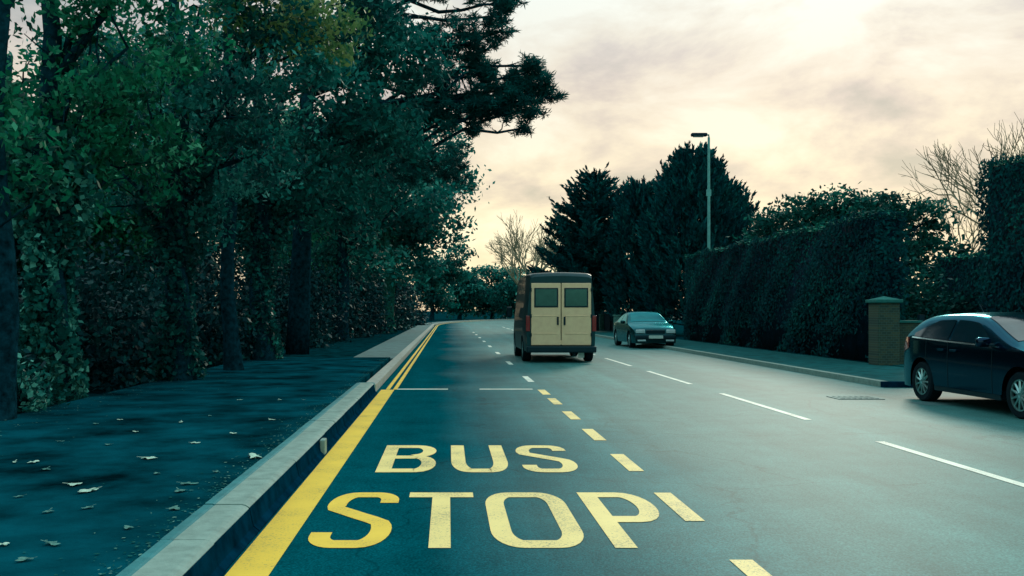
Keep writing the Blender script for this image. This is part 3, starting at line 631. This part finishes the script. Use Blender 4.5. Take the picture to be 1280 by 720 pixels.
# right-hand trees ----------------------------------------------------------
def sprays(name, C0, D, Ln, Wd, per, leaf, m, parent, seed, tone=0):
    """plumes: narrowing tufts of leaves along a direction"""
    rng = np.random.default_rng(seed); C = []; T = []; Bi = []
    for c, d, l, wd in zip(C0, D, Ln, Wd):
        t = rng.uniform(0, 1, per); rr = wd * (1 - t) ** .8
        u = unit(rng, per); p = c + np.outer(t, d) * l + u * rr[:, None]
        C.append(p); Bi.append(np.repeat(d[None], per, 0) + u * .5); T.append(np.clip(rng.beta(2, 3.5) + tone + rng.normal(size=per) * .1, 0, 1))
    C = np.vstack(C); Bi = np.vstack(Bi); A, B = axes(rng, len(C), leaf, .35, Bi * 1.4)
    return quads_obj(name, C, A, B, np.concatenate(T), m, parent)
def cedar(px, py, Y, half, label, seed):
    p = at(px, py, Y); top = p.z; r = empty('conifer', (p.x, Y, 0)); tag(r, label, 'tree'); rng = np.random.default_rng(seed)
    b = MB(); b.tube([(0, 0, 0), (0, 0, top * .5), (0, 0, top - .3)], [.35, .2, .03], 8)
    C0 = []; D = []; Ln = []; Wd = []
    z = 1.5
    while z < top:
        f = 1 - (z / top); rad = half * (f ** .72) * 1.02 + .12; k = max(5, int(10 * f + 5))
        for j in range(k):
            a = rng.uniform(0, 6.283); L_ = rad * rng.uniform(.72, 1.12); d = np.array([math.cos(a), math.sin(a), .28 + .45 * (1 - f)]); d /= np.linalg.norm(d)
            e = np.array([0, 0, z]) + d * L_
            b.tube([(0, 0, z), tuple(e)], [.05, .015], 4, False)
            m_ = max(2, int(L_ * 2.4))
            for q in range(m_):
                t = (q + .6) / m_; c = np.array([0, 0, z]) + d * L_ * t
                for sgn in (-1, 1, 0):
                    if sgn == 0 and q < m_ - 1: continue
                    sd_ = np.array([-math.sin(a), math.cos(a), 0]) * sgn; dd = d * .8 + sd_ * .75 + np.array([0, 0, .30]); dd /= np.linalg.norm(dd)
                    C0.append(c); D.append(dd); Ln.append(rng.uniform(.5, 1.0) * (1 if sgn else 1.3)); Wd.append(.2 if sgn else .14)
        z += .42
    C0.append(np.array([0, 0, top - .8])); D.append(np.array([0, 0, 1.])); Ln.append(1.2); Wd.append(.15)
    b.build('trunk', M['bark'], r); sprays('crown', C0, D, Ln, Wd, 26, .16, M['leaf_con'], r, seed, .08)
cedar(742, 222, 62, 4.7, 'pointed spiky conifer standing left of the big dark cypress clump', 31)
def cypress(cx, Y, halfw, top, label, seed, n=1500, m='leaf_con', kind='cypress_tree', zlo=1.0, lobes=()):
    r = empty(kind, (cx, Y, 0)); tag(r, label, 'tree'); rng = np.random.default_rng(seed)
    b = MB(); b.tube([(0, 0, 0), (0, 0, top * .8)], [.4, .1], 8); C0 = []; D = []; Ln = []; Wd = []
    for i in range(n):
        a = rng.uniform(0, 6.283); t = rng.uniform(0, 1) ** .8; z = zlo + (top - zlo) * t
        R = halfw * (1 - t ** 2.3) ** .55 * (1 + .14 * math.sin(a * 3 + seed) + .10 * math.sin(z * 2 + a * 5))
        q = rng.uniform(.72, 1.0); c = np.array([R * q * math.cos(a), R * q * math.sin(a), z - .4])
        d = np.array([math.cos(a) * .55 * (1 - .5 * t), math.sin(a) * .55 * (1 - .5 * t), .8]) + rng.normal(size=3) * .14; d /= np.linalg.norm(d)
        C0.append(c); D.append(d); Ln.append(rng.uniform(.7, 1.5)); Wd.append(rng.uniform(.2, .36))
        if i % 12 == 0: b.tube([(0, 0, max(.5, c[2] - 1)), tuple(c)], [.06, .02], 4, False)
    b.build('trunk', M['bark'], r); sprays('crown', C0, D, Ln, Wd, 30, .15, M[m], r, seed)
cypress(13.9, 55, 2.9, 10.0, 'big dark cypress with upright sprays behind the street lamp', 32, n=1700)
cypress(11.4, 58, 1.7, 8.6, 'dark cypress between the pointed conifer and the biggest cypress', 33, n=800)
cypress(16.4, 57, 1.9, 8.2, 'dark cypress on the right side of the street lamp pole', 34, n=800)
cypress(9.6, 68, 1.8, 6.2, 'low dark cypress below the pointed conifer', 35, n=500)
# bushes over the hedge
broadleaf('evergreen_tree', (15.4, 33, 0), .2, 4, [W(1145, 285, 33, 1.25), W(1110, 265, 33, .9), W(1165, 320, 33, 1.1), W(1120, 330, 33, 1.3), W(1160, 270, 33.5, .7), W(1120, 380, 33, 1.2), W(1175, 365, 33, 1.0), W(1100, 300, 34, 1.0)], M['leaf_con2'],
          'rounded evergreen tree behind the gate pillar with sky showing between its leaves', 36, leaf=.10, per=50, clump=.38, bright=.02)
broadleaf('garden_tree', (17.5, 47, 0), .2, 4.5, [W(1010, 270, 47, 1.5), W(975, 280, 47, 1.3), W(1050, 265, 47, 1.6), W(1085, 270, 46, 1.3), W(1030, 295, 47, 1.6), W(960, 300, 48, 1.2), W(1060, 300, 46, 1.5)], M['leaf_con2'],
          'green bushy tree showing above the long hedge between lamp and evergreen', 37, leaf=.12, per=50, clump=.5)
def bare_tree(px, py, Y, spread, label, seed, levels=5, kind='bare_tree', n0=5, trunk=.16):
    p = at(px, py, Y); top = p.z; r = empty(kind, (p.x, Y, 0)); tag(r, label, 'tree'); rng = np.random.default_rng(seed)
    bt = MB(); bc = MB(); tr_h = top * .35
    bt.tube([(0, 0, 0), (.05, 0, tr_h * .5), (0, 0, tr_h)], [trunk, trunk * .8, trunk * .7], 8)
    def grow(p, d, l, rr, lv):
        q = p + d * l; mid = p + d * l * .5 + Vector(tuple(rng.normal(size=3) * l * .05))
        bc.tube([p, mid, q], [rr, rr * .85, rr * .65], 4 if lv > 1 else 5, False)
        if lv >= levels: return
        for k in range(3 if lv < levels - 1 else 4):
            u = Vector(tuple(unit(rng, 1)[0])); dd = (d + u * .62 + Vector((0, 0, .12))).normalized()
            grow(p.lerp(q, rng.uniform(.55, 1)) if k else q, dd, l * rng.uniform(.6, .82), max(rr * .6, .008), lv + 1)
    l0 = (top - tr_h) * .36
    for k in range(n0):
        a = 6.283 * k / n0 + rng.uniform(-.4, .4); d = Vector((math.cos(a) * spread, math.sin(a) * spread, 1)).normalized(); grow(Vector((0, 0, tr_h - .1)), d, l0, trunk * .5, 1)
    bt.build('trunk', M['twig'], r, True); bc.build('crown', M['twig'], r)
bare_tree(668, 262, 120, .75, 'pale bare winter tree far up the road left of the pointed conifer', 51, 5, trunk=.3)
bare_tree(650, 282, 135, .8, 'farther pale bare tree just above the van', 52, 5, trunk=.3)
bare_tree(708, 275, 100, .7, 'bare tree right behind the pointed conifer', 56, 5, trunk=.25)
bare_tree(985, 240, 75, .8, 'bare winter tree above the long hedge right of the cypresses', 53, 5, trunk=.2)
bare_tree(950, 262, 80, .8, 'smaller bare tree beside the cypresses over the long hedge', 54, 5, trunk=.2)
bare_tree(1266, 136, 36, .5, 'bare brown tree rising behind the tall clipped hedge at the right edge', 55, 5, trunk=.16)
bare_tree(1205, 225, 48, .5, 'thin bare tree in the gap left of the tall clipped hedge', 57, 5, trunk=.12)
# far trees closing the view where the road bends
for i, (px, top, Y, wdt, lab) in enumerate([(575, 312, 150, 5, 'far leafy tree closing the road view above the vanishing point'), (540, 290, 135, 5, 'far leafy tree left of the road bend'), (615, 322, 155, 5, 'far leafy tree behind the van'), (655, 330, 150, 4.5, 'far low tree between the van and the pointed conifer'), (700, 335, 130, 4.5, 'far low tree right of the van')]):
    p = at(px, top, Y); rng = random.Random(i + 9); bl = [((p.x + rng.uniform(-.7, .7) * wdt, Y + rng.uniform(-2, 2), 1.5 + rng.uniform(0, .85) * (p.z - 2.5)), wdt * rng.uniform(.3, .42)) for k in range(12)]
    broadleaf('distant_tree', (p.x, Y, 0), .3, p.z * .7, bl, M['leaf_b'], lab, 80 + i, leaf=.28, per=34, clump=1.1, dens=.3, group='distant trees at the road bend')

# ------------------------------------------------------------------ vehicles
def carpaint(name, c, rough=.25): return mat(name, c, rough, metal=.92, spec=.3, coat=.16, var=.05, scale=2)
M['tyre'] = mat('tyre_rubber', (.004, .012, .018), .85, var=.2, spec=.2)
M['black'] = mat('black_plastic', (.003, .012, .02), .5, var=.2)
M['rim'] = mat('alloy_rim', (.30, .52, .52), .3, metal=.8, var=.1)
M['glass'] = mat('dark_car_glass', (.002, .02, .03), .08, spec=.5, coat=.1, var=.1)
M['glass_dim'] = mat('tinted_car_glass', (.035, .13, .14), .12, metal=.9, coat=.05, var=.1)
M['lens'] = mat('headlamp_lens', (.55, .70, .70), .12, coat=1, var=.1)
M['redlens'] = mat('rear_lamp_lens', (.25, .02, .02), .15, coat=1, var=.1)
M['plate'] = mat('number_plate_blank', (.62, .74, .66), .4, var=.05)
M['chrome'] = mat('chrome_trim', (.6, .7, .68), .15, metal=1, var=.05)
def interp(pts, x):
    if x <= pts[0][0]: return pts[0][1]
    for (a, za), (b_, zb_) in zip(pts, pts[1:]):
        if x <= b_:
            t = (x - a) / (b_ - a); return za + (zb_ - za) * t
    return pts[-1][1]
def smooth_prof(pts, n=3):
    for _ in range(n):
        q = [pts[0]]
        for a, b_ in zip(pts, pts[1:]): q += [(a[0] * .75 + b_[0] * .25, a[1] * .75 + b_[1] * .25), (a[0] * .25 + b_[0] * .75, a[1] * .25 + b_[1] * .75)]
        pts = q + [pts[-1]]
    return pts
class Car:
    def __init__(s, top, belt, w, wroof, zroof, wheels, wr, arch, sill, y0, y1, taper=.12, crown_=.03, wm=.86):
        s.top = smooth_prof(top, 2); s.belt = belt; s.w = w; s.wroof = wroof; s.zroof = zroof; s.wheels = wheels; s.wr = wr; s.arch = arch; s.sill = sill
        s.y0, s.y1 = y0, y1; s.taper = taper; s.crown = crown_
    def zt(s, y): return interp(s.top, y)
    def zb(s, y): return interp(s.belt, y)
    def zlow(s, y):
        z = s.sill
        for wy in s.wheels:
            d = abs(y - wy)
            if d < s.arch: z = max(z, s.wr + math.sqrt(s.arch ** 2 - d * d))
        return z
    def Wd(s, y, z):
        m = (s.y0 + s.y1) / 2; hl = (s.y1 - s.y0) / 2; e = abs(y - m) / hl
        f = 1 - s.taper * max(0, (e - .62) / .38) ** 2.2
        zb = s.zb(y)
        if z <= zb: k = s.w * (1 - .05 * ((z - zb * .65) / (zb * .65)) ** 2)
        else:
            t = (z - zb) / max(.05, s.zroof - zb); k0 = s.w * (1 - .05 * ((zb * .35) / (zb * .65)) ** 2); k = k0 + (s.wroof - k0) * min(1, t)
        return k * f
    def T(s, y, t):   # point on the top skin, t in -1..1
        z = s.zt(y); wd = s.Wd(y, z); a = abs(t)
        drop = s.crown * (a ** 2) + .035 * max(0, (a - .85) / .15) ** 2
        return Vector((t * wd, y, z + s.crown - drop - .0))
    def cols(s):
        ys = set(np.linspace(s.y0, s.y1, 70).tolist())
        for wy in s.wheels:
            for k in range(25): ys.add(wy + s.arch * math.cos(math.pi * k / 24) * .999)
        return sorted(ys)
    def body(s, name, m, parent, sharp=38):
        b = MB(); ys = s.cols(); NT = 20; ts = [-1 + 2 * i / NT for i in range(NT + 1)]; ts = [math.copysign(1 - (1 - abs(t)) ** 1.4, t) for t in ts]
        V = []; nr = 9; nu = 5; row = (nr + 1) * 2 + (nu + 1) * 2 + NT + 1
        for y in ys:
            zl = s.zlow(y); ztop = s.T(y, 1).z; zb = min(s.zb(y), ztop - .012)
            R = []
            lo = [(s.Wd(y, zl + (zb - zl) * i / nr), y, zl + (zb - zl) * i / nr) for i in range(nr + 1)]
            up = []
            for i in range(nu + 1):
                z = zb + (ztop - zb) * i / nu; up.append((s.Wd(y, z) if i < nu else s.T(y, 1).x, y, z))
            tp = [tuple(s.T(y, t)) for t in reversed(ts)]
            R = lo + up + tp + [(-x, yy, z) for x, yy, z in reversed(up)] + [(-x, yy, z) for x, yy, z in reversed(lo)]
            V += R
        n = len(R); Fc = []
        for i in range(len(ys) - 1):
            for j in range(n - 1):
                Fc.append((i * n + j, i * n + j + 1, (i + 1) * n + j + 1, (i + 1) * n + j))
        b.add(V, Fc)
        # end caps as strips joining left and right
        for i in (0, len(ys) - 1):
            for j in range(n // 2):
                a, c = i * n + j, i * n + n - 1 - j
                if c - 1 > a + 1 or True:
                    f = (a, a + 1, c - 1, c)
                    if len(set(f)) >= 3 and a + 1 <= c - 1: b.f.append(f if i else f[::-1])
        bm = bmesh.new(); vs = [bm.verts.new(v) for v in b.v]
        for f in b.f:
            f = list(dict.fromkeys(f))
            try: bm.faces.new([vs[q] for q in f])
            except Exception: pass
        bmesh.ops.remove_doubles(bm, verts=bm.verts, dist=.0015); bmesh.ops.recalc_face_normals(bm, faces=bm.faces)
        me = bpy.data.meshes.new(name); bm.to_mesh(me); bm.free(); me.materials.append(m)
        me.polygons.foreach_set('use_smooth', [True] * len(me.polygons)); me.set_sharp_from_angle(angle=math.radians(sharp))
        o = bpy.data.objects.new(name, me); sc.collection.objects.link(o); o.parent = parent; return o
    def top_patch(s, name, y0, y1, t0, t1, m, parent, off=.006, ny=14, ntt=14, edge=None):
        V = []; Fc = []
        for i in range(ny + 1):
            y = y0 + (y1 - y0) * i / ny
            for j in range(ntt + 1):
                a, c = (t0, t1) if edge is None else edge(i / ny)
                t = a + (c - a) * j / ntt; p = s.T(y, t); q = s.T(y + .01, t); nn = (q - p).cross(Vector((1, 0, 0))); nn = -nn if nn.z < 0 else nn
                V.append(p + nn.normalized() * off)
        for i in range(ny):
            for j in range(ntt): a = i * (ntt + 1) + j; Fc.append((a, a + 1, a + ntt + 2, a + ntt + 1))
        return mesh_obj(name, V, Fc, m, parent, True)
    def side_patch(s, name, side, ys, zlo, zhi, m, parent, off=.006, nz=6):
        V = []; Fc = []
        for y in ys:
            a, c = zlo(y), max(zlo(y) + .004, zhi(y))
            for j in range(nz + 1):
                z = a + (c - a) * j / nz; V.append((side * (s.Wd(y, z) + off), y, z))
        for i in range(len(ys) - 1):
            for j in range(nz): a = i * (nz + 1) + j; Fc.append((a, a + 1, a + nz + 2, a + nz + 1))
        return mesh_obj(name, V, Fc, m, parent, True)
    def wheel(s, parent, side, wy, spokes=10, width=.2):
        x = side * (s.w - .115); c = (x, wy, s.wr); r = s.wr
        b = MB(); prof = [(-width / 2, r * .68), (-width / 2, r * .93), (-width / 2 + .025, r), (width / 2 - .025, r), (width / 2, r * .93), (width / 2, r * .68)]
        n = 32; V = []; Fc = []
        for px_, rr in prof:
            for k in range(n): a = 6.28318 * k / n; V.append((px_, rr * math.cos(a), rr * math.sin(a)))
        for i in range(len(prof) - 1):
            for k in range(n): Fc.append((i * n + k, i * n + (k + 1) % n, (i + 1) * n + (k + 1) % n, (i + 1) * n + k))
        e = empty('wheel', c); e.parent = parent
        mesh_obj('tyre', V, Fc, M['tyre'], e, True, 40)
        b = MB(); xo = side * (width / 2 - .02)
        b.tube([(xo - side * .03, 0, 0), (xo + side * .01, 0, 0)], r * .17, 16)
        V = []; Fc = []
        for px_, rr in ((xo - .02 * side, r * .70), (xo + .012 * side, r * .70), (xo + .012 * side, r * .62), (xo - .02 * side, r * .62)):
            for k in range(n): a = 6.28318 * k / n; V.append((px_, rr * math.cos(a), rr * math.sin(a)))
        for i in range(4):
            for k in range(n): i2 = (i + 1) % 4; Fc.append((i * n + k, i * n + (k + 1) % n, i2 * n + (k + 1) % n, i2 * n + k))
        b.add(V, Fc)
        for k in range(spokes):
            a = 6.28318 * k / spokes
            b.tube([(xo, math.cos(a) * r * .1, math.sin(a) * r * .1), (xo - side * .004, math.cos(a) * r * .66, math.sin(a) * r * .66)], [r * .07, r * .05], 5)
        b.build('rim', M['rim'], e)
        b = MB(); b.tube([(xo - side * .05, 0, 0), (xo - side * .07, 0, 0)], r * .68, 24); b.build('brake_disc', M['black'], e)

def hatchback(loc, rz, label, paint):
    r = empty('parked_car', loc, rz); tag(r, label, 'car')
    top = [(y_, z_ if z_ < .9 else .9 + (z_ - .9) * .82) for y_, z_ in [(-1.97, .56), (-1.93, .80), (-1.86, .98), (-1.70, 1.20), (-1.48, 1.36), (-1.1, 1.425), (-.45, 1.45), (.05, 1.42), (.35, 1.33), (.75, 1.13), (1.12, .97), (1.45, .90), (1.75, .80), (1.92, .66), (1.98, .50)]]
    belt = [(-2, 1.0), (-1.6, .97), (-.5, .93), (.6, .90), (1.1, .88), (2, .80)]
    c = Car(top, belt, .86, .64, 1.36, (-1.24, 1.25), .305, .37, .20, -1.97, 1.98)
    c.body('body', paint, r)
    b = MB(); b.box((0, 0, .42), (1.22, 3.6, .42)); b.box((0, .0, .26), (1.6, 1.6, .12)); b.build('underbody', M['black'], r)
    for s in (-1, 1):
        for wy in c.wheels: c.wheel(r, s, wy, 11)
    ft = lambda y: min(c.T(y, 1).z - .05, 1.27)
    for s in (-1, 1):
        c.side_patch('side_window', s, np.linspace(-.42, .62, 20).tolist(), lambda y: c.zb(y) + .035, lambda y: min(ft(y), 1.265 - max(0, y - .05) * .52), M['glass'], r)
        c.side_patch('side_window', s, np.linspace(-1.50, -.50, 20).tolist(), lambda y: c.zb(y) + .035, lambda y: min(ft(y), 1.265 - max(0, -.9 - y) * .36), M['glass'], r)
        c.side_patch('window_trim', s, np.linspace(-1.55, .82, 30).tolist(), lambda y: c.zb(y) + .006, lambda y: c.zb(y) + .026, M['chrome'], r, .008, 1)
        for yy in (-1.08, -.46, .66):
            g = c.side_patch('door_seam', s, [yy - .005, yy + .005], lambda y: max(c.zlow(y) + .04, .27), lambda y: c.zb(y) - .0, M['black'], r, .003, 8)
        c.side_patch('sill_trim', s, np.linspace(-.84, .86, 12).tolist(), lambda y: .205, lambda y: .27, M['black'], r, .01, 1)
        for yy in (-.55, .42 - .75 + .0):
            pass
        for yy in (-.62, -.9 + .62 + .0):
            b = MB(); z = .82; b.box((s * (c.Wd(yy, z) + .018), yy, z), (.03, .17, .03), bev=.008); b.build('door_handle', paint, r)
        e = MB(); e.box((s * (c.w + .09), .62, .97), (.19, .10, .13), bev=.035); mo = e.build('wing_mirror', paint, r, True, 50)
        e = MB(); e.box((s * (c.w - .02), .66, .93), (.12, .05, .04), bev=.01); e.build('bracket', M['black'], mo)
        c.top_patch('headlight', 1.50, 1.86, 0, 0, M['lens'], r, .008, 10, 6, edge=lambda u, s=s: (s * (.62 + .1 * (1 - u)), s * .97))
        c.side_patch('rear_light', s, np.linspace(-1.90, -1.66, 8).tolist(), lambda y: .74 + .3 * (y + 1.9), lambda y: min(.98, c.T(y, 1).z - .03), M['redlens'], r, .007, 4)
    c.top_patch('windscreen', .16, 1.03, 0, 0, M['glass'], r, .007, edge=lambda u: (-.90, .90))
    c.top_patch('rear_window', -1.80, -1.46, 0, 0, M['glass'], r, .007, edge=lambda u: (-.84, .84))
    b = MB(); b.box((0, 1.985, .44), (.9, .03, .2), bev=.01); b.build('grille', M['black'], r)
    b = MB(); b.box((0, 2.005, .5), (.52, .012, .11)); b.build('number_plate', M['plate'], r)
    b = MB(); b.box((0, -1.985, .62), (.52, .012, .11)); b.build('number_plate', M['plate'], r)
    b = MB(); b.tube([(0, -1.0, 1.36), (0, -1.12, 1.49)], .006, 5); b.build('aerial', M['black'], r)
    return r
M['navy'] = carpaint('midnight_paint', (.010, .034, .07), .16)
M['teal'] = carpaint('dark_teal_paint', (.008, .06, .07), .25)
hatchback((8.18, 13.78, 0), math.pi + .02, 'black five door hatchback with alloy wheels parked below the tall hedge', M['navy'])

def saloon(loc, rz, label, paint):
    r = empty('oncoming_car', loc, rz); tag(r, label, 'car')
    top = [(-2.1, .6), (-2.05, .85), (-1.6, .95), (-1.25, 1.0), (-.75, 1.28), (-.35, 1.34), (.15, 1.32), (.45, 1.2), (.95, .93), (1.4, .86), (1.85, .76), (2.05, .66), (2.1, .45)]
    belt = [(-2.1, .92), (0, .90), (2.1, .80)]
    c = Car(top, belt, .83, .58, 1.34, (-1.28, 1.3), .30, .36, .2, -2.1, 2.1, .10)
    c.body('body', paint, r)
    b = MB(); b.box((0, 0, .42), (1.2, 3.9, .42)); b.build('underbody', M['black'], r)
    for s in (-1, 1):
        for wy in c.wheels: c.wheel(r, s, wy, 7)
        c.side_patch('side_window', s, np.linspace(-.3, .58, 14).tolist(), lambda y: c.zb(y) + .03, lambda y: min(c.T(y, 1).z - .05, 1.25 - max(0, y - .1) * .6), M['glass_dim'], r)
        c.side_patch('side_window', s, np.linspace(-.95, -.36, 14).tolist(), lambda y: c.zb(y) + .03, lambda y: min(c.T(y, 1).z - .05, 1.25), M['glass_dim'], r)
        e = MB(); e.box((s * (c.w + .08), .62, .96), (.18, .09, .12), bev=.03); e.build('wing_mirror', paint, r, True, 50)
        b = MB(); b.box((s * .56, 2.085, .63), (.34, .05, .13), bev=.02); b.build('headlight', M['lens'], r)
        b = MB(); b.box((s * .52, 2.125, .30), (.3, .03, .06), bev=.01); b.build('bumper_grille', M['lens'], r)
    c.top_patch('windscreen', .22, .93, 0, 0, M['glass_dim'], r, .007, edge=lambda u: (-.88, .88))
    c.top_patch('rear_window', -1.2, -.78, 0, 0, M['glass_dim'], r, .007, edge=lambda u: (-.84, .84))
    b = MB(); b.box((0, 2.09, .62), (.7, .04, .12), bev=.01); b.build('grille', M['black'], r)
    b = MB(); b.box((0, 2.10, .42), (1.5, .08, .13), bev=.03); b.build('front_bumper', M['black'], r)
    b = MB(); b.box((0, 2.15, .43), (.52, .012, .11)); b.build('number_plate', M['plate'], r)
saloon((7.55, 37.6, 0), math.pi + .02, 'dark oncoming car with a pale number plate below the long hedge', M['teal'])

def van(loc, rz, label):
    r = empty('delivery_van', loc, rz); tag(r, label, 'van')
    top = [(-2.45, 2.28), (-2.40, 2.36), (-2.2, 2.40), (1.1, 2.40), (1.45, 2.28), (1.95, 1.5), (2.2, 1.25), (2.55, 1.05), (2.62, .8)]
    belt = [(-2.45, 1.25), (2.6, 1.0)]
    c = Car(top, belt, .97, .86, 2.4, (-1.5, 1.55), .33, .40, .30, -2.45, 2.62, .06, .04)
    cream = M['vancream']; green = M['vangreen']
    c.body('body', green, r)
    b = MB(); b.box((0, 0, .5), (1.4, 4.6, .34)); b.build('underbody', M['black'], r)
    for s in (-1, 1):
        for wy in c.wheels: c.wheel(r, s, wy, 6, .22)
        b = MB(); b.box((s * .405, -2.468, 1.30), (.79, .04, 1.66), bev=.015); d = b.build('rear_door', cream, r)
        b = MB(); b.box((s * .40, -2.492, 1.74), (.64, .018, .52), bev=.008); b.build('window_seal', M['black'], d)
        b = MB(); b.box((s * .40, -2.503, 1.74), (.57, .008, .45), bev=.003); b.build('window', M['glass_dim'], d)
        b = MB(); b.box((s * .42, -2.490, 1.25), (.62, .014, .03), bev=.006); b.box((s * .42, -2.490, .78), (.62, .014, .03), bev=.006); b.build('pressed_ridge', cream, d)
        for z in (.75, 1.25, 1.95): b = MB(); b.box((s * .81, -2.49, z), (.05, .03, .09), bev=.006); b.build('hinge', M['black'], d)
        b = MB(); b.box((s * .09, -2.50, 1.12), (.05, .03, .22), bev=.008); b.build('handle', M['black'], d)
        b = MB(); b.box((s * .885, -2.462, 1.05), (.11, .035, .42), bev=.012); b.build('rear_light', M['redlens'], r)
        e = MB(); e.box((s * 1.13, 1.5, 1.35), (.16, .1, .32), bev=.03); e.build('wing_mirror', M['black'], r)
    b = MB(); b.box((0, -2.52, .36), (1.86, .16, .17), bev=.03); b.build('rear_bumper', M['black'], r)
    b = MB(); b.box((0, -2.475, .55), (.52, .012, .11)); b.build('number_plate', M['vancream'], r)
    b = MB(); b.box((.55, -2.36, .20), (.16, .04, .14), bev=.01); b.build('road_gap_panel', M['plate'], r)  # pale panel added in place of bright road showing under the van
    b = MB(); b.tube([(.35, -2.2, .24), (.35, -2.5, .23)], .03, 10); b.build('exhaust_pipe', M['black'], r)
    c.top_patch('windscreen', 1.46, 2.0, 0, 0, M['glass'], r, .007, edge=lambda u: (-.9, .9))
M['vancream'] = mat('cream_van_paint', (1.0, .66, .38), .35, coat=.5, var=.06)
M['vangreen'] = mat('dark_green_van_paint', (.001, .035, .04), .45, coat=.1, var=.1)
van((3.02, 28.4, 0), 0, 'cream and dark green van driving away in the middle lane')

def debris():
    rng = np.random.default_rng(77); n = 5200; k = n // 2
    x = np.concatenate([-1.56 - np.abs(rng.exponential(.10, k)), -5.15 + np.abs(rng.exponential(.35, n - k))]); y = rng.uniform(2, 26, n)
    keep = (x < -1.55) & (x > -5.2); x, y = x[keep], y[keep]; C = np.stack([x, y, .150 + rng.uniform(0, .006, len(x))], 1)
    u = unit(rng, len(x)); u[:, 2] *= .12; v = np.cross(u, np.array([0, 0, 1.])); s_ = rng.uniform(.004, .020, (len(x), 1))
    o = quads_obj('leaf_litter', C, u * s_, v * s_ * .6, rng.uniform(0, 1, len(x)), M['debris'])
    tag(o, 'crumbled leaf litter and grit drifted along the kerb and trunks of the left pavement', 'leaf litter', kind='stuff')
M['debris'] = leaf_mat('crumbled_litter', (.004, .05, .05), (.02, .13, .12), (.16, .34, .28), trans=0, spec=0)
debris()
# ------------------------------------------------------------------ fallen leaves on the left pavement
M['litter'] = mat('fallen_leaf', (.42, .62, .50), .7, var=.25, scale=30)
M['litter_d'] = mat('brown_fallen_leaf', (.06, .20, .17), .7, var=.3, scale=30)
spots = [(318, 571, 1.5, 0), (186, 573, 1.1, 0), (93, 606, .9, 0), (110, 614, 1.2, 0), (42, 578, .8, 0), (57, 587, .7, 1), (18, 578, .5, 0), (65, 680, .8, 1), (5, 681, .6, 0), (24, 621, .5, 1), (110, 635, .6, 1), (243, 554, .7, 0), (292, 542, .7, 0),
         (226, 528, .7, 0), (135, 556, .6, 1), (340, 525, .7, 0), (235, 605, .9, 1), (225, 614, .8, 1), (218, 636, .8, 1), (170, 540, .6, 0), (196, 592, .5, 1), (350, 500, .6, 0), (262, 520, .5, 1), (60, 640, .6, 1), (150, 525, .6, 0), (120, 530, .6, 1), (75, 552, .5, 1), (380, 500, .5, 1), (300, 500, .6, 0), (160, 660, .6, 1), (30, 700, .7, 1), (270, 590, .5, 1)]
def fallen(px, py, k, dark, i):
    zt = .15; Y = (H - zt) * F / (py - 388); x = (px - 560) / F * Y; rng = random.Random(i)
    b = MB(); s = .062 * k; pts = []
    lobes = 5 if k > 1 else 3; n = 20
    for j in range(n):
        a = 6.283 * j / n; rr = s * (.5 + .5 * abs(math.cos(a * lobes / 2 + i))) * rng.uniform(.75, 1.1) * (1.5 if abs(math.cos(a + i)) > .8 else 1); pts.append((rr * math.cos(a), rr * .75 * math.sin(a), .004 + .12 * s * (math.cos(a * 2 + i)) ** 2))
    b.add(pts + [(0, 0, .004)], [(j, (j + 1) % n, n) for j in range(n)])
    b.add([(-s * .4, 0, .008), (-s * 1.5, .01, .016), (-s * 1.5, .018, .016), (-s * .4, .008, .01)], [(0, 1, 2, 3)])
    o = b.build('fallen_leaf', M['litter_d' if dark else 'litter']); o.location = (x, Y, zt); o.rotation_euler = (0, 0, rng.uniform(0, 6.28))
    lab = {0: 'largest pale fallen leaf, star shaped, near the raised kerb', 1: 'long pale fallen leaf in the middle of the left pavement', 3: 'bright pale fallen leaf beside a smaller one near the left edge'}.get(i, 'dull brown fallen leaf lying on the left pavement' if dark else 'small pale fallen leaf lying on the left pavement')
    tag(o, lab, 'leaf', 'dull fallen leaves on the pavement' if dark else 'pale fallen leaves on the pavement')
for i, (px, py, k, dk) in enumerate(spots): fallen(px, py, k, dk, i)
